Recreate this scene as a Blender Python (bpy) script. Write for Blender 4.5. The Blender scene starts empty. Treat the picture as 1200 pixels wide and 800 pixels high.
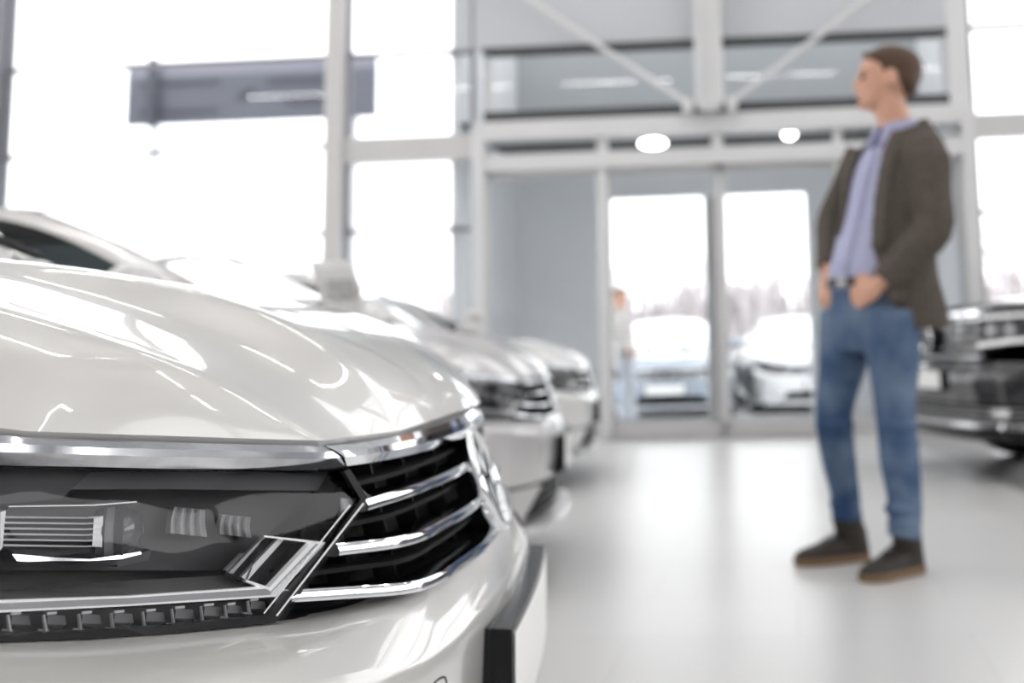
import bpy, bmesh, math, random
from mathutils import Vector as V, Matrix, Euler
random.seed(7)
scene = bpy.context.scene
COL = scene.collection
PI = math.pi

# ------------------------------------------------------------------ camera
FPX = 1333.0; PX, PY = 830.0, 234.0; ROLL = 0.026; PITCH = math.atan(FPX/1e4); ZC = 0.75
_cp, _sp, _cr, _sr = math.cos(PITCH), math.sin(PITCH), math.cos(ROLL), math.sin(ROLL)
CAMF = V((0, _cp, _sp)); _U0 = V((0, -_sp, _cp)); _R0 = V((1, 0, 0))
CAMR = _R0*_cr - _U0*_sr; CAMU = _U0*_cr + _R0*_sr
CAMC = V((0, 0, ZC))
cam = bpy.data.cameras.new('camera'); cam_ob = bpy.data.objects.new('camera', cam); COL.objects.link(cam_ob)
m = Matrix.Identity(4)
for i in range(3):
    m[i][0] = CAMR[i]; m[i][1] = CAMU[i]; m[i][2] = -CAMF[i]; m[i][3] = CAMC[i]
cam_ob.matrix_world = m
cam.sensor_width = 36; cam.sensor_fit = 'HORIZONTAL'; cam.lens = FPX*36/1200
cam.shift_x = (600-PX)/1200; cam.shift_y = (PY-400)/1200
cam.clip_start = .02; cam.clip_end = 400
cam.dof.use_dof = True; cam.dof.focus_distance = 0.86; cam.dof.aperture_fstop = 4.2; cam.dof.aperture_blades = 9
scene.camera = cam_ob

def ray(x, y): return CAMF + CAMR*((x-PX)/FPX) - CAMU*((y-PY)/FPX)
def atY(x, y, Y): r = ray(x, y); return CAMC + r*(Y/r.y)
def atZ(x, y, z): r = ray(x, y); return CAMC + r*((z-ZC)/r.z)

# ------------------------------------------------------------------ materials
def nodes(name):
    mt = bpy.data.materials.new(name); mt.use_nodes = True
    nt = mt.node_tree; return mt, nt, nt.nodes['Principled BSDF']
def mat(name, col, rough=.5, metal=0., coat=0., spec=.5, noise=0., nscale=8., bump=0., emit=0., coat_rough=.02):
    mt, nt, b = nodes(name)
    b.inputs['Base Color'].default_value = (*col, 1)
    b.inputs['Roughness'].default_value = rough; b.inputs['Metallic'].default_value = metal
    b.inputs['Coat Weight'].default_value = coat; b.inputs['Coat Roughness'].default_value = coat_rough
    b.inputs['Specular IOR Level'].default_value = spec
    if emit:
        b.inputs['Emission Color'].default_value = (*col, 1); b.inputs['Emission Strength'].default_value = emit
    if noise or bump:
        tc = nt.nodes.new('ShaderNodeTexCoord'); nz = nt.nodes.new('ShaderNodeTexNoise')
        nz.inputs['Scale'].default_value = nscale; nz.inputs['Detail'].default_value = 4
        nt.links.new(tc.outputs['Object'], nz.inputs['Vector'])
        if noise:
            mx = nt.nodes.new('ShaderNodeMix'); mx.data_type = 'RGBA'
            mx.inputs[6].default_value = (*[max(0, c*(1-noise)) for c in col], 1)
            mx.inputs[7].default_value = (*[min(1, c*(1+noise)) for c in col], 1)
            nt.links.new(nz.outputs['Fac'], mx.inputs[0]); nt.links.new(mx.outputs[2], b.inputs['Base Color'])
        if bump:
            bp = nt.nodes.new('ShaderNodeBump'); bp.inputs['Strength'].default_value = bump; bp.inputs['Distance'].default_value = .01
            nt.links.new(nz.outputs['Fac'], bp.inputs['Height']); nt.links.new(bp.outputs['Normal'], b.inputs['Normal'])
    return mt
def thin_glass(name, tint, refl=1.0, f0=1.45, extra=0.0):
    mt, nt, b = nodes(name); nt.nodes.remove(b)
    out = nt.nodes['Material Output']
    tr = nt.nodes.new('ShaderNodeBsdfTransparent'); tr.inputs['Color'].default_value = (*tint, 1)
    gl = nt.nodes.new('ShaderNodeBsdfGlossy'); gl.inputs['Roughness'].default_value = .01
    gl.inputs['Color'].default_value = (refl, refl, refl, 1)
    fr = nt.nodes.new('ShaderNodeFresnel'); fr.inputs['IOR'].default_value = f0
    mx = nt.nodes.new('ShaderNodeMixShader')
    ad = nt.nodes.new('ShaderNodeMath'); ad.operation = 'ADD'; ad.inputs[1].default_value = extra; ad.use_clamp = True
    nt.links.new(fr.outputs['Fac'], ad.inputs[0]); nt.links.new(ad.outputs[0], mx.inputs['Fac'])
    nt.links.new(tr.outputs[0], mx.inputs[1]); nt.links.new(gl.outputs[0], mx.inputs[2])
    nt.links.new(mx.outputs[0], out.inputs['Surface']); return mt
M = {}
M['pearl'] = mat('pearl_paint', (.60, .587, .565), .32, .25, 1.0)
M['silver'] = mat('silver_paint', (.61, .595, .59), .33, .45, 1.0)
M['white'] = mat('white_paint', (.74, .735, .73), .35, .15, 1.0)
M['black_paint'] = mat('black_paint', (.012, .013, .016), .25, .2, 1.0)
M['grey_paint'] = mat('grey_blue_paint', (.30, .34, .40), .3, .4, 1.0)
M['chrome'] = mat('chrome', (.86, .87, .89), .06, 1.0)
M['brushed'] = mat('brushed_chrome', (.60, .61, .64), .12, 1.0, noise=.25, nscale=60)
M['satin'] = mat('satin_metal', (.36, .36, .365), .35, .3)
M['gloss_black'] = mat('gloss_black', (.008, .008, .009), .25, 0, 0, .25)
M['matte_black'] = mat('black_plastic', (.010, .010, .011), .6, spec=.15)
M['void_black'] = mat('deep_black', (.006, .006, .006), .9, spec=.02)
M['dark_grey'] = mat('dark_housing', (.045, .045, .047), .40, spec=.3)
M['mid_grey'] = mat('grey_housing', (.085, .085, .09), .4, spec=.3)
M['fin'] = mat('pale_fin', (.85, .85, .85), .3, .1)
M['reflector'] = mat('reflector', (.70, .70, .70), .25, .3)
M['guide'] = mat('light_guide', (.40, .40, .41), .2, .1, .5)
M['guide_glow'] = mat('light_guide_edge', (.95, .95, .95), .2, .0, .5, emit=.22)  # faint glow added so the unlit light guides look bright
M['lens'] = thin_glass('clear_lens', (.96, .96, .97), 1.0, 1.38)
M['glass'] = thin_glass('window_glass', (.96, .975, .98), 1.0, 1.45)
M['vest_glass'] = thin_glass('vestibule_glass', (.95, .96, .96), 1.0, 1.5)
M['frosted'] = thin_glass('frosted_roof_glass', (.86, .89, .92), .6, 1.4)
M['car_glass'] = thin_glass('tinted_car_glass', (.11, .13, .135), 1.0, 1.5)
M['screen_glass'] = thin_glass('windscreen_glass', (.78, .84, .84), 1.0, 1.6, .75)
M['ball'] = mat('projector_ball', (.10, .10, .105), .05, .1, 1.0, noise=.4, nscale=30)
M['rubber'] = mat('tyre_rubber', (.02, .02, .02), .7)
M['rim'] = mat('alloy', (.55, .56, .58), .25, 1.0)
M['interior'] = mat('car_interior', (.05, .05, .055), .7)
M['plate'] = mat('plate_white', (.86, .86, .84), .35)
M['red_lamp'] = mat('tail_lamp', (.30, .01, .015), .12, 0, 1.0)
M['frame'] = mat('frame_grey', (.60, .59, .585), .45, .1, noise=.05, nscale=3)
M['frame_light'] = mat('frame_light', (.70, .70, .70), .45, .1, noise=.04, nscale=3)
M['mullion'] = mat('mullion_grey', (.22, .22, .25), .5)
M['dark_rail'] = mat('dark_rail', (.06, .06, .065), .5)
M['vest_dark'] = mat('vestibule_upper', (.44, .455, .46), .5, noise=.05, nscale=1)
M['panel'] = mat('panel_bluegrey', (.56, .575, .60), .4, noise=.05, nscale=1.2)
M['vest'] = mat('vestibule_wall', (.80, .81, .82), .45, noise=.06, nscale=1.0)
M['ceil'] = mat('ceiling_paint', (.62, .62, .62), .8, noise=.04, nscale=1)
M['wall'] = mat('wall_paint', (.50, .50, .51), .8, noise=.05, nscale=.6)
M['snow'] = mat('snow', (.86, .87, .90), .9, noise=.05, nscale=.3)
M['lamp'] = mat('lamp_white', (1.0, .98, .95), .5, emit=22)
M['lamp_small'] = mat('lamp_small', (1.0, .97, .92), .5, emit=12)
M['bark'] = mat('bark', (.22, .18, .17), .9, noise=.2, nscale=3)
M['twig'] = mat('twigs', (.48, .445, .45), .9, noise=.2, nscale=2)
M['sign'] = mat('banner_grey', (.155, .165, .20), .7, noise=.05, nscale=1)
M['sign_dark'] = mat('banner_mark', (.09, .095, .12), .7)
M['sign_top'] = mat('banner_top', (.30, .30, .36), .7)
M['paper'] = mat('paper', (.82, .81, .80), .6)
M['paper_ink'] = mat('paper_print', (.52, .51, .51), .6)
M['skin'] = mat('skin', (.66, .37, .26), .5, noise=.08, nscale=25, spec=.35)
M['lips'] = mat('lips', (.50, .22, .19), .5)
M['eye'] = mat('eye', (.10, .07, .06), .2)
M['hair'] = mat('hair', (.085, .045, .025), .6, noise=.4, nscale=60, bump=.4)
M['shirt'] = mat('shirt', (.42, .43, .60), .8, noise=.07, nscale=30, bump=.15)
M['shirt_dark'] = mat('shirt_inner', (.13, .12, .27), .8)
M['belt'] = mat('belt', (.02, .018, .02), .5)
M['boot'] = mat('boot', (.030, .024, .020), .65, noise=.3, nscale=30, bump=.2)
M['sole'] = mat('sole', (.20, .12, .06), .7, noise=.2, nscale=20)
M['pale_cloth'] = mat('pale_coat', (.55, .52, .50), .8, noise=.08, nscale=10)
M['grey_cloth'] = mat('grey_trousers', (.40, .42, .46), .8, noise=.08, nscale=10)

def wool():
    mt, nt, b = nodes('wool_jacket'); b.inputs['Roughness'].default_value = .95; b.inputs['Specular IOR Level'].default_value = .15
    tc = nt.nodes.new('ShaderNodeTexCoord'); nz = nt.nodes.new('ShaderNodeTexNoise'); nz.inputs['Scale'].default_value = 90
    wv = nt.nodes.new('ShaderNodeTexWave'); wv.bands_direction = 'X'; wv.inputs['Scale'].default_value = 14; wv.inputs['Distortion'].default_value = 3
    wh = nt.nodes.new('ShaderNodeTexWave'); wh.bands_direction = 'Z'; wh.inputs['Scale'].default_value = 12; wh.inputs['Distortion'].default_value = 2
    for n in (nz, wv, wh): nt.links.new(tc.outputs['Object'], n.inputs['Vector'])
    ad = nt.nodes.new('ShaderNodeMath'); ad.operation = 'ADD'; nt.links.new(wv.outputs['Fac'], ad.inputs[0]); nt.links.new(wh.outputs['Fac'], ad.inputs[1])
    mu = nt.nodes.new('ShaderNodeMath'); mu.operation = 'MULTIPLY_ADD'; mu.inputs[1].default_value = .11; nt.links.new(ad.outputs[0], mu.inputs[0]); 
    sc = nt.nodes.new('ShaderNodeMath'); sc.operation = 'MULTIPLY'; sc.inputs[1].default_value = .75; nt.links.new(nz.outputs['Fac'], sc.inputs[0]); nt.links.new(sc.outputs[0], mu.inputs[2])
    cr = nt.nodes.new('ShaderNodeValToRGB'); cr.color_ramp.elements[0].color = (.030, .025, .021, 1); cr.color_ramp.elements[1].color = (.185, .157, .135, 1)
    nt.links.new(mu.outputs[0], cr.inputs[0]); nt.links.new(cr.outputs[0], b.inputs['Base Color']); return mt
M['jacket'] = wool()
def denim():
    mt, nt, b = nodes('denim'); b.inputs['Roughness'].default_value = .9; b.inputs['Specular IOR Level'].default_value = .15
    tc = nt.nodes.new('ShaderNodeTexCoord'); nz = nt.nodes.new('ShaderNodeTexNoise'); nz.inputs['Scale'].default_value = 5.5; nz.inputs['Detail'].default_value = 5
    nt.links.new(tc.outputs['Object'], nz.inputs['Vector'])
    cr = nt.nodes.new('ShaderNodeValToRGB'); cr.color_ramp.elements[0].color = (.040, .078, .165, 1); cr.color_ramp.elements[0].position = .35
    cr.color_ramp.elements[1].color = (.185, .25, .34, 1); cr.color_ramp.elements[1].position = .72
    nt.links.new(nz.outputs['Fac'], cr.inputs[0]); nt.links.new(cr.outputs[0], b.inputs['Base Color']); return mt
M['denim'] = denim()

# ------------------------------------------------------------------ mesh helpers
def crv(pts, n, closed=False):
    """resample a smooth curve through pts to n points"""
    P = [V(p) for p in pts]; k = len(P)
    T = [0.]
    for i in range(1, k): T.append(T[-1] + max((P[i]-P[i-1]).length, 1e-6))
    D = []
    for i in range(k):
        if i == 0: D.append((P[1]-P[0])/(T[1]-T[0]))
        elif i == k-1: D.append((P[-1]-P[-2])/(T[-1]-T[-2]))
        else:
            a = (P[i]-P[i-1])/(T[i]-T[i-1]); b = (P[i+1]-P[i])/(T[i+1]-T[i])
            w = (T[i+1]-T[i])/(T[i+1]-T[i-1]); D.append(a*w + b*(1-w))
    out = []
    for j in range(n):
        t = T[-1]*j/(n-1); i = 0
        while i < k-2 and t > T[i+1]: i += 1
        h = T[i+1]-T[i]; s = (t-T[i])/h
        out.append(P[i]*(2*s**3-3*s*s+1) + D[i]*h*(s**3-2*s*s+s) + P[i+1]*(-2*s**3+3*s*s) + D[i+1]*h*(s**3-s*s))
    return out
def interp(tab, x):
    if x <= tab[0][0]: return tab[0][1]
    for (a, b), (c, d) in zip(tab, tab[1:]):
        if x <= c: return b + (d-b)*(x-a)/(c-a)
    return tab[-1][1]
class MB:
    def __init__(s): s.v = []; s.f = []
    def add(s, vs, fs):
        o = len(s.v); s.v += [V(v) for v in vs]; s.f += [tuple(i+o for i in f) for f in fs]; return s
    def grid(s, rows, closed=False):
        n = len(rows[0]); fs = []
        for i in range(len(rows)-1):
            for j in range(n if closed else n-1):
                a, b = i*n+j, i*n+(j+1) % n
                fs.append((a, b, b+n, a+n))
        return s.add([p for r in rows for p in r], fs)
    def poly(s, pts): return s.add(pts, [tuple(range(len(pts)))])
    def prism(s, pts, d):
        n = len(pts); d = V(d); P = [V(p) for p in pts]; Q = [p+d for p in P]
        return s.add(P+Q, [tuple(range(n))[::-1], tuple(range(n, 2*n))] + [(i, (i+1) % n, (i+1) % n+n, i+n) for i in range(n)])
    def box(s, c, ax, ay, az):
        c, ax, ay, az = V(c), V(ax), V(ay), V(az); vs = []
        for i in (-1, 1):
            for j in (-1, 1):
                for k in (-1, 1): vs.append(c+ax*i+ay*j+az*k)
        return s.add(vs, [(0, 1, 3, 2), (4, 6, 7, 5), (0, 4, 5, 1), (2, 3, 7, 6), (0, 2, 6, 4), (1, 5, 7, 3)])
    def bx(s, x0, x1, y0, y1, z0, z1):
        return s.box(((x0+x1)/2, (y0+y1)/2, (z0+z1)/2), ((x1-x0)/2, 0, 0), (0, (y1-y0)/2, 0), (0, 0, (z1-z0)/2))
    def tube(s, pts, rad, seg=12, flat=None, ref=None, caps=True):
        """pts path, rad list/number; flat = (ratio along ref) squashes sections"""
        P = [V(p) for p in pts]; n = len(P); rows = []
        R = rad if isinstance(rad, (list, tuple)) else [rad]*n
        ref0 = V(ref) if ref is not None else None; prev = None
        for i in range(n):
            t = (P[min(i+1, n-1)]-P[max(i-1, 0)]).normalized()
            if ref0 is not None: u = ref0 - t*ref0.dot(t)
            elif prev is not None: u = prev - t*prev.dot(t)
            else:
                u = V((0, 0, 1)) if abs(t.z) < .8 else V((1, 0, 0)); u = u - t*u.dot(t)
            u.normalize(); prev = u; w = t.cross(u)
            ru, rw = R[i] if isinstance(R[i], (list, tuple)) else (R[i], R[i])
            if flat: ru *= flat
            rows.append([P[i]+u*(ru*math.cos(2*PI*k/seg))+w*(rw*math.sin(2*PI*k/seg)) for k in range(seg)])
        o = len(s.v); s.grid(rows, closed=True)
        if caps:
            s.f.append(tuple(range(o, o+seg))[::-1]); e = o+(n-1)*seg; s.f.append(tuple(range(e, e+seg)))
        return s
    def sweep(s, path, prof, up=(0, 0, 1), closed=True, side=None):
        """sweep profile [(out, up)] along path"""
        P = [V(p) for p in path]; n = len(P); up = V(up); rows = []
        for i in range(n):
            t = (P[min(i+1, n-1)]-P[max(i-1, 0)]).normalized(); o = up.cross(t).normalized()
            if side is not None and o.dot(V(side)) < 0: o = -o
            rows.append([P[i]+o*a+up*b for a, b in prof])
        k = len(prof); b0 = len(s.v); s.grid(rows, closed=closed)
        if closed:
            s.f.append(tuple(range(b0, b0+k))[::-1]); e = b0+(n-1)*k; s.f.append(tuple(range(e, e+k)))
        return s
    def ball(s, c, r, seg=16, rings=10, ax=None):
        c = V(c); rr = r if isinstance(r, (tuple, list)) else (r, r, r)
        A = ax or (V((1, 0, 0)), V((0, 1, 0)), V((0, 0, 1)))
        rows = []
        for i in range(1, rings):
            th = PI*i/rings
            rows.append([c+A[0]*(rr[0]*math.sin(th)*math.cos(2*PI*k/seg))+A[1]*(rr[1]*math.sin(th)*math.sin(2*PI*k/seg))+A[2]*(rr[2]*math.cos(th)) for k in range(seg)])
        o = len(s.v); s.grid(rows, closed=True)
        a = len(s.v); s.v += [c+A[2]*rr[2], c-A[2]*rr[2]]
        for k in range(seg): s.f.append((a, o+k, o+(k+1) % seg))
        e = o+(rings-2)*seg
        for k in range(seg): s.f.append((a+1, e+(k+1) % seg, e+k))
        return s
    def mirror(s, both=True):
        vs = [V((v.x, -v.y, v.z)) for v in s.v]; fs = [tuple(reversed(f)) for f in s.f]
        if both: s.add(vs, fs)
        else: s.v = vs; s.f = fs
        return s
    def shift(s, d): s.v = [v-V(d) for v in s.v]; return s
    def build(s, name, mt, parent=None, smooth=True, angle=35, bevel=0, weld=True, solid=0):
        me = bpy.data.meshes.new(name); me.from_pydata([tuple(v) for v in s.v], [], s.f)
        bm = bmesh.new(); bm.from_mesh(me)
        if weld: bmesh.ops.remove_doubles(bm, verts=bm.verts, dist=1e-4)
        bmesh.ops.recalc_face_normals(bm, faces=bm.faces); bm.to_mesh(me); bm.free()
        if smooth:
            me.shade_smooth(); me.set_sharp_from_angle(angle=math.radians(angle))
        me.materials.append(mt)
        o = bpy.data.objects.new(name, me); COL.objects.link(o)
        if parent: o.parent = parent
        if solid:
            so = o.modifiers.new('solid', 'SOLIDIFY'); so.thickness = solid; so.offset = -1
        if bevel:
            b = o.modifiers.new('bevel', 'BEVEL'); b.width = bevel; b.segments = 2; b.limit_method = 'ANGLE'
        return o
def remesh(o, size, smooth=4, fac=.5):
    """fuse the overlapping shells of one body or garment into one continuous surface"""
    r = o.modifiers.new('r', 'REMESH'); r.mode = 'VOXEL'; r.voxel_size = size
    if smooth:
        sm = o.modifiers.new('s', 'SMOOTH'); sm.iterations = smooth; sm.factor = fac
    bpy.context.view_layer.update()
    dg = bpy.context.evaluated_depsgraph_get()
    me = bpy.data.meshes.new_from_object(o.evaluated_get(dg)); mats = [x for x in o.data.materials]
    o.modifiers.clear(); o.data = me
    me.materials.clear()
    for x in mats: me.materials.append(x)
    me.shade_smooth(); return o
def tag(o, label=None, cat=None, group=None, kind=None):
    if label: o['label'] = label
    if cat: o['category'] = cat
    if group: o['group'] = group
    if kind: o['kind'] = kind
    return o
def empty(name, loc=(0, 0, 0), rz=0):
    o = bpy.data.objects.new(name, None); COL.objects.link(o); o.location = loc; o.rotation_euler = (0, 0, rz); o.empty_display_size = .2
    return o
def copy_tree(o, parent=None, swap=None):
    c = o.copy(); COL.objects.link(c)
    if parent is not None: c.parent = parent
    if swap and c.type == 'MESH':
        for sl in c.material_slots:
            if sl.material in swap:
                new = swap[sl.material]; sl.link = 'OBJECT'; sl.material = new
    for ch in list(o.children): copy_tree(ch, c, swap)
    return c
def struct(o): o['kind'] = 'structure'; return o

# ------------------------------------------------------------------ the glass front (facade frame u along, n outwards, h up)
FD = V((.080, 10.107, 0)); FE = V((.9978, -.067, 0)); FN = V((.067, .9978, 0)); FZ = V((0, 0, 1))
def W(u, n, h): return FD + FE*u + FN*n + FZ*h
class FB(MB):
    def b(s, u0, u1, h0, h1, n0=-.05, n1=.05):
        return s.box(W((u0+u1)/2, (n0+n1)/2, (h0+h1)/2), FE*((u1-u0)/2), FN*((n1-n0)/2), FZ*((h1-h0)/2))
HT = 7.2; UL, UR, NB = -15.0, 11.0, -19.0

def floor_mat():
    mt, nt, b = nodes('floor_tiles')
    tc = nt.nodes.new('ShaderNodeTexCoord'); mp = nt.nodes.new('ShaderNodeMapping'); mp.inputs['Rotation'].default_value = (0, 0, .067)
    nt.links.new(tc.outputs['Object'], mp.inputs['Vector'])
    br = nt.nodes.new('ShaderNodeTexBrick'); br.inputs['Scale'].default_value = 1.0
    br.inputs['Brick Width'].default_value = .9; br.inputs['Row Height'].default_value = .45; br.inputs['Mortar Size'].default_value = .004
    br.inputs['Color1'].default_value = (.63, .625, .62, 1); br.inputs['Color2'].default_value = (.60, .595, .59, 1); br.inputs['Mortar'].default_value = (.565, .56, .555, 1)
    nt.links.new(mp.outputs[0], br.inputs['Vector'])
    nz = nt.nodes.new('ShaderNodeTexNoise'); nz.inputs['Scale'].default_value = 2.5; nt.links.new(tc.outputs['Object'], nz.inputs['Vector'])
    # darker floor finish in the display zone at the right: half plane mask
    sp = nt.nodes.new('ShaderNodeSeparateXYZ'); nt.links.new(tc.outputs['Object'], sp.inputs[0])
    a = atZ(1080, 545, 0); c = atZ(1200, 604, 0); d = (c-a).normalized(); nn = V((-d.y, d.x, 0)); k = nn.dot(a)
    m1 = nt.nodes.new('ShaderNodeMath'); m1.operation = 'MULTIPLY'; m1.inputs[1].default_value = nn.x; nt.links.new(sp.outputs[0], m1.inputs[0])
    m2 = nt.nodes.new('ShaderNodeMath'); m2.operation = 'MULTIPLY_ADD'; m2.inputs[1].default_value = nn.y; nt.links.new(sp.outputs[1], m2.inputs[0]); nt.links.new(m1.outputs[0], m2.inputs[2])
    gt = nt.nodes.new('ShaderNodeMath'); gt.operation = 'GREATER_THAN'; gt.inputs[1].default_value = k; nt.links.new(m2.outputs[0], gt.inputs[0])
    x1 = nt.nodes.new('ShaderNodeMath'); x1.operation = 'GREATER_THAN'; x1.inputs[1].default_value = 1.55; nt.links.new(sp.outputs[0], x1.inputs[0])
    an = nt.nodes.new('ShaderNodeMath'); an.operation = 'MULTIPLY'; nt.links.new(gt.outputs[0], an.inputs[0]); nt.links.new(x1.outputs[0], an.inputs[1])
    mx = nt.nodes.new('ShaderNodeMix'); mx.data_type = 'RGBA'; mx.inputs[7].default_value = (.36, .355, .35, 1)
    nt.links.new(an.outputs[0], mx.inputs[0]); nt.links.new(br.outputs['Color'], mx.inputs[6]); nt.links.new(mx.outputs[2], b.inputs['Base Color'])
    b.inputs['Roughness'].default_value = .28
    return mt
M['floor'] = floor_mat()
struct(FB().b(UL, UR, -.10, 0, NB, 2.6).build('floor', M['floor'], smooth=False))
struct(FB().b(UL, UR, HT, HT+.15, NB, .1).build('ceiling', M['ceil'], smooth=False))
struct(FB().b(UL, UR, 0, HT, NB-.15, NB).build('wall_back', M['wall'], smooth=False))
w = FB(); w.b(UR, UR+.15, 0, 2.0, NB, .1); w.b(UR, UR+.15, 5.8, HT, NB, .1)
for k in range(7): n = NB+k*3.1; w.b(UR, UR+.15, 2.0, 5.8, n, n+.25)
struct(w.build('wall_right', M['wall'], smooth=False))
w = FB(); w.b(UL-.15, UL, 0, .5, NB, .1); w.b(UL-.15, UL, 6.0, HT, NB, .1)
for k in range(7): n = NB+k*3.1; w.b(UL-.15, UL, .5, 6.0, n, n+.25)
struct(w.build('wall_left', M['wall'], smooth=False))
w = FB(); w.b(UL, -2.4, 6.6, HT); w.b(2.1, UR, 6.6, HT); w.b(-2.4, 2.1, 3.57, HT, -.04, .05)
struct(w.build('wall_front', M['panel'], smooth=False))

def window(name, u0, u1, hs, h0, h1, verts=(), beam=None, ml='mullion'):
    """glazed bay: root frame mesh with mullions, panes and an optional beam as children"""
    fr = FB(); fr.b(u0, u1, h0, h0+.05, -.04, .04); fr.b(u0, u1, h1-.05, h1, -.04, .04)
    fr.b(u0, u0+.03, h0, h1, -.04, .04); fr.b(u1-.03, u1, h0, h1, -.04, .04)
    r = struct(fr.build(name, M['mullion'], smooth=False))
    for h in hs: FB().b(u0+.03, u1-.03, h-.022, h+.022, -.035, .035).build('mullion', M[ml], r, smooth=False)
    if beam: FB().b(u0, u1, beam[0], beam[1], -.09, .06).build('beam', M['frame'], r, smooth=False)
    edges = [h0+.05]+sorted(list(hs)+(list(beam) if beam else []))+[h1-.05]
    us = [u0+.03]+list(verts)+[u1-.03]
    for v in verts: FB().b(v-.02, v+.02, h0+.05, h1-.05, -.02, .02).build('mullion', M[ml], r, smooth=False)
    for a, b in zip(edges, edges[1:]):
        if beam and abs(a-beam[0]) < 1e-3: continue
        for c, d in zip(us, us[1:]):
            g = FB(); g.poly([W(c, 0, a), W(d, 0, a), W(d, 0, b), W(c, 0, b)])
            g.build('pane', M['glass'], r, smooth=False)
    return r
window('window_1', -6.72, -3.57, (1.91, 2.72, 3.56, 5.1), .15, 6.6)
window('window_2', -3.41, -2.21, (1.91, 3.56, 5.1), .15, 6.6, beam=(2.54, 2.77))
window('window_3', 2.29, 6.0, (1.10, 1.90, 3.57, 5.1), .15, 6.6, beam=(2.56, 2.77))
window('window_4', 6.15, 10.9, (1.10, 1.90, 3.57, 5.1), .15, 6.6)
window('window_5', -10.2, -6.86, (1.91, 2.72, 3.56, 5.1), .15, 6.6)
window('window_6', -14.9, -10.35, (1.91, 2.72, 3.56, 5.1), .15, 6.6)
def pillar(name, u0, u1, n0, n1, h1, mt): return struct(FB().b(u0, u1, 0, h1, n0, n1).build(name, mt, smooth=False, bevel=.008))
pillar('pillar_left', -6.86, -6.72, -.12, .06, HT, M['mullion'])
pillar('pillar_middle', -3.575, -3.405, -.14, .06, HT, M['frame'])
pillar('pillar_right', 6.0, 6.15, -.12, .06, HT, M['frame'])
pillar('pillar_far_left', -10.35, -10.2, -.12, .06, HT, M['frame'])
w = FB(); w.b(UL, -2.21, 0, .15, -.05, .05); w.b(2.29, UR, 0, .15, -.05, .05)
struct(w.build('trim_1', M['frame'], smooth=False))
# transom light over the entrance
fr = FB(); fr.b(-2.12, 2.10, 2.86, 2.975, -.035, .04); fr.b(-2.12, 2.10, 3.50, 3.57, -.06, .04); tr = struct(fr.build('window_7', M['dark_rail'], smooth=False))
fr = FB(); fr.b(-2.12, -2.075, 2.97, 3.5, -.03, .03); fr.build('jamb', M['panel'], tr, smooth=False)
fr = FB(); fr.b(2.045, 2.10, 2.97, 3.5, -.03, .03); fr.build('jamb', M['panel'], tr, smooth=False)
for a, b in ((-2.06, -.03), (-.03, 2.03)): FB().poly([W(a, 0, 2.97), W(b, 0, 2.97), W(b, 0, 3.5), W(a, 0, 3.5)]).build('pane', M['vest_glass'], tr, smooth=False)
# sliding entrance
d = FB(); d.b(-2.21, -2.09, 0, 2.86, -.12, .07); d.b(2.18, 2.29, 0, 2.86, -.12, .07); d.b(-2.09, 2.18, 2.69, 2.86, -.14, .07); d.b(-2.09, 2.18, 2.41, 2.56, -.10, .07)
d.b(-2.12, -2.05, 2.86, 6.6, -.02, .04); d.b(2.10, 2.29, 2.77, 6.6, -.05, .05)
dr = struct(d.build('door_1', M['frame_light'], smooth=False))
for u0, u1 in ((-1.075, -.985), (1.05, 1.13)): FB().b(u0, u1, 0, 2.69, -.06, .05).build('post', M['frame_light'], dr, smooth=False)
FB().b(-.035, .065, 2.41, 2.69, -.08, .05).build('post', M['frame_light'], dr, smooth=False)
for u0, u1 in ((-2.09, -1.075), (-.985, -.035), (.065, 1.05), (1.13, 2.18)):
    FB().poly([W(u0, 0, 2.56), W(u1, 0, 2.56), W(u1, 0, 2.69), W(u0, 0, 2.69)]).build('transom_pane', M['vest_glass'], dr, smooth=False)
def leaf(nm, u0, u1, st, n, dark):
    l = FB(); l.b(u0, u0+st[0], 0.015, 2.41, n-.025, n+.025); l.b(u1-st[1], u1, 0.015, 2.41, n-.025, n+.025); l.b(u0, u1, 2.36, 2.41, n-.025, n+.025); l.b(u0, u1, .015, .135, n-.025, n+.025)
    o = l.build(nm, M[dark], dr, smooth=False)
    FB().poly([W(u0+st[0], n, .135), W(u1-st[1], n, .135), W(u1-st[1], n, 2.36), W(u0+st[0], n, 2.36)]).build('pane', M['vest_glass'], o, smooth=False)
leaf('sliding_leaf', -.985, .012, (.02, .05), .03, 'frame'); leaf('sliding_leaf', .018, 1.05, (.05, .02), .03, 'frame')
leaf('side_light', -2.09, -1.075, (.03, .02), 0, 'frame'); leaf('side_light', 1.13, 2.18, (.03, .03), 0, 'frame')
FB().b(-1.05, 1.13, 0, .012, -.1, .12).build('threshold', M['satin'], dr, smooth=False)
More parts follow.
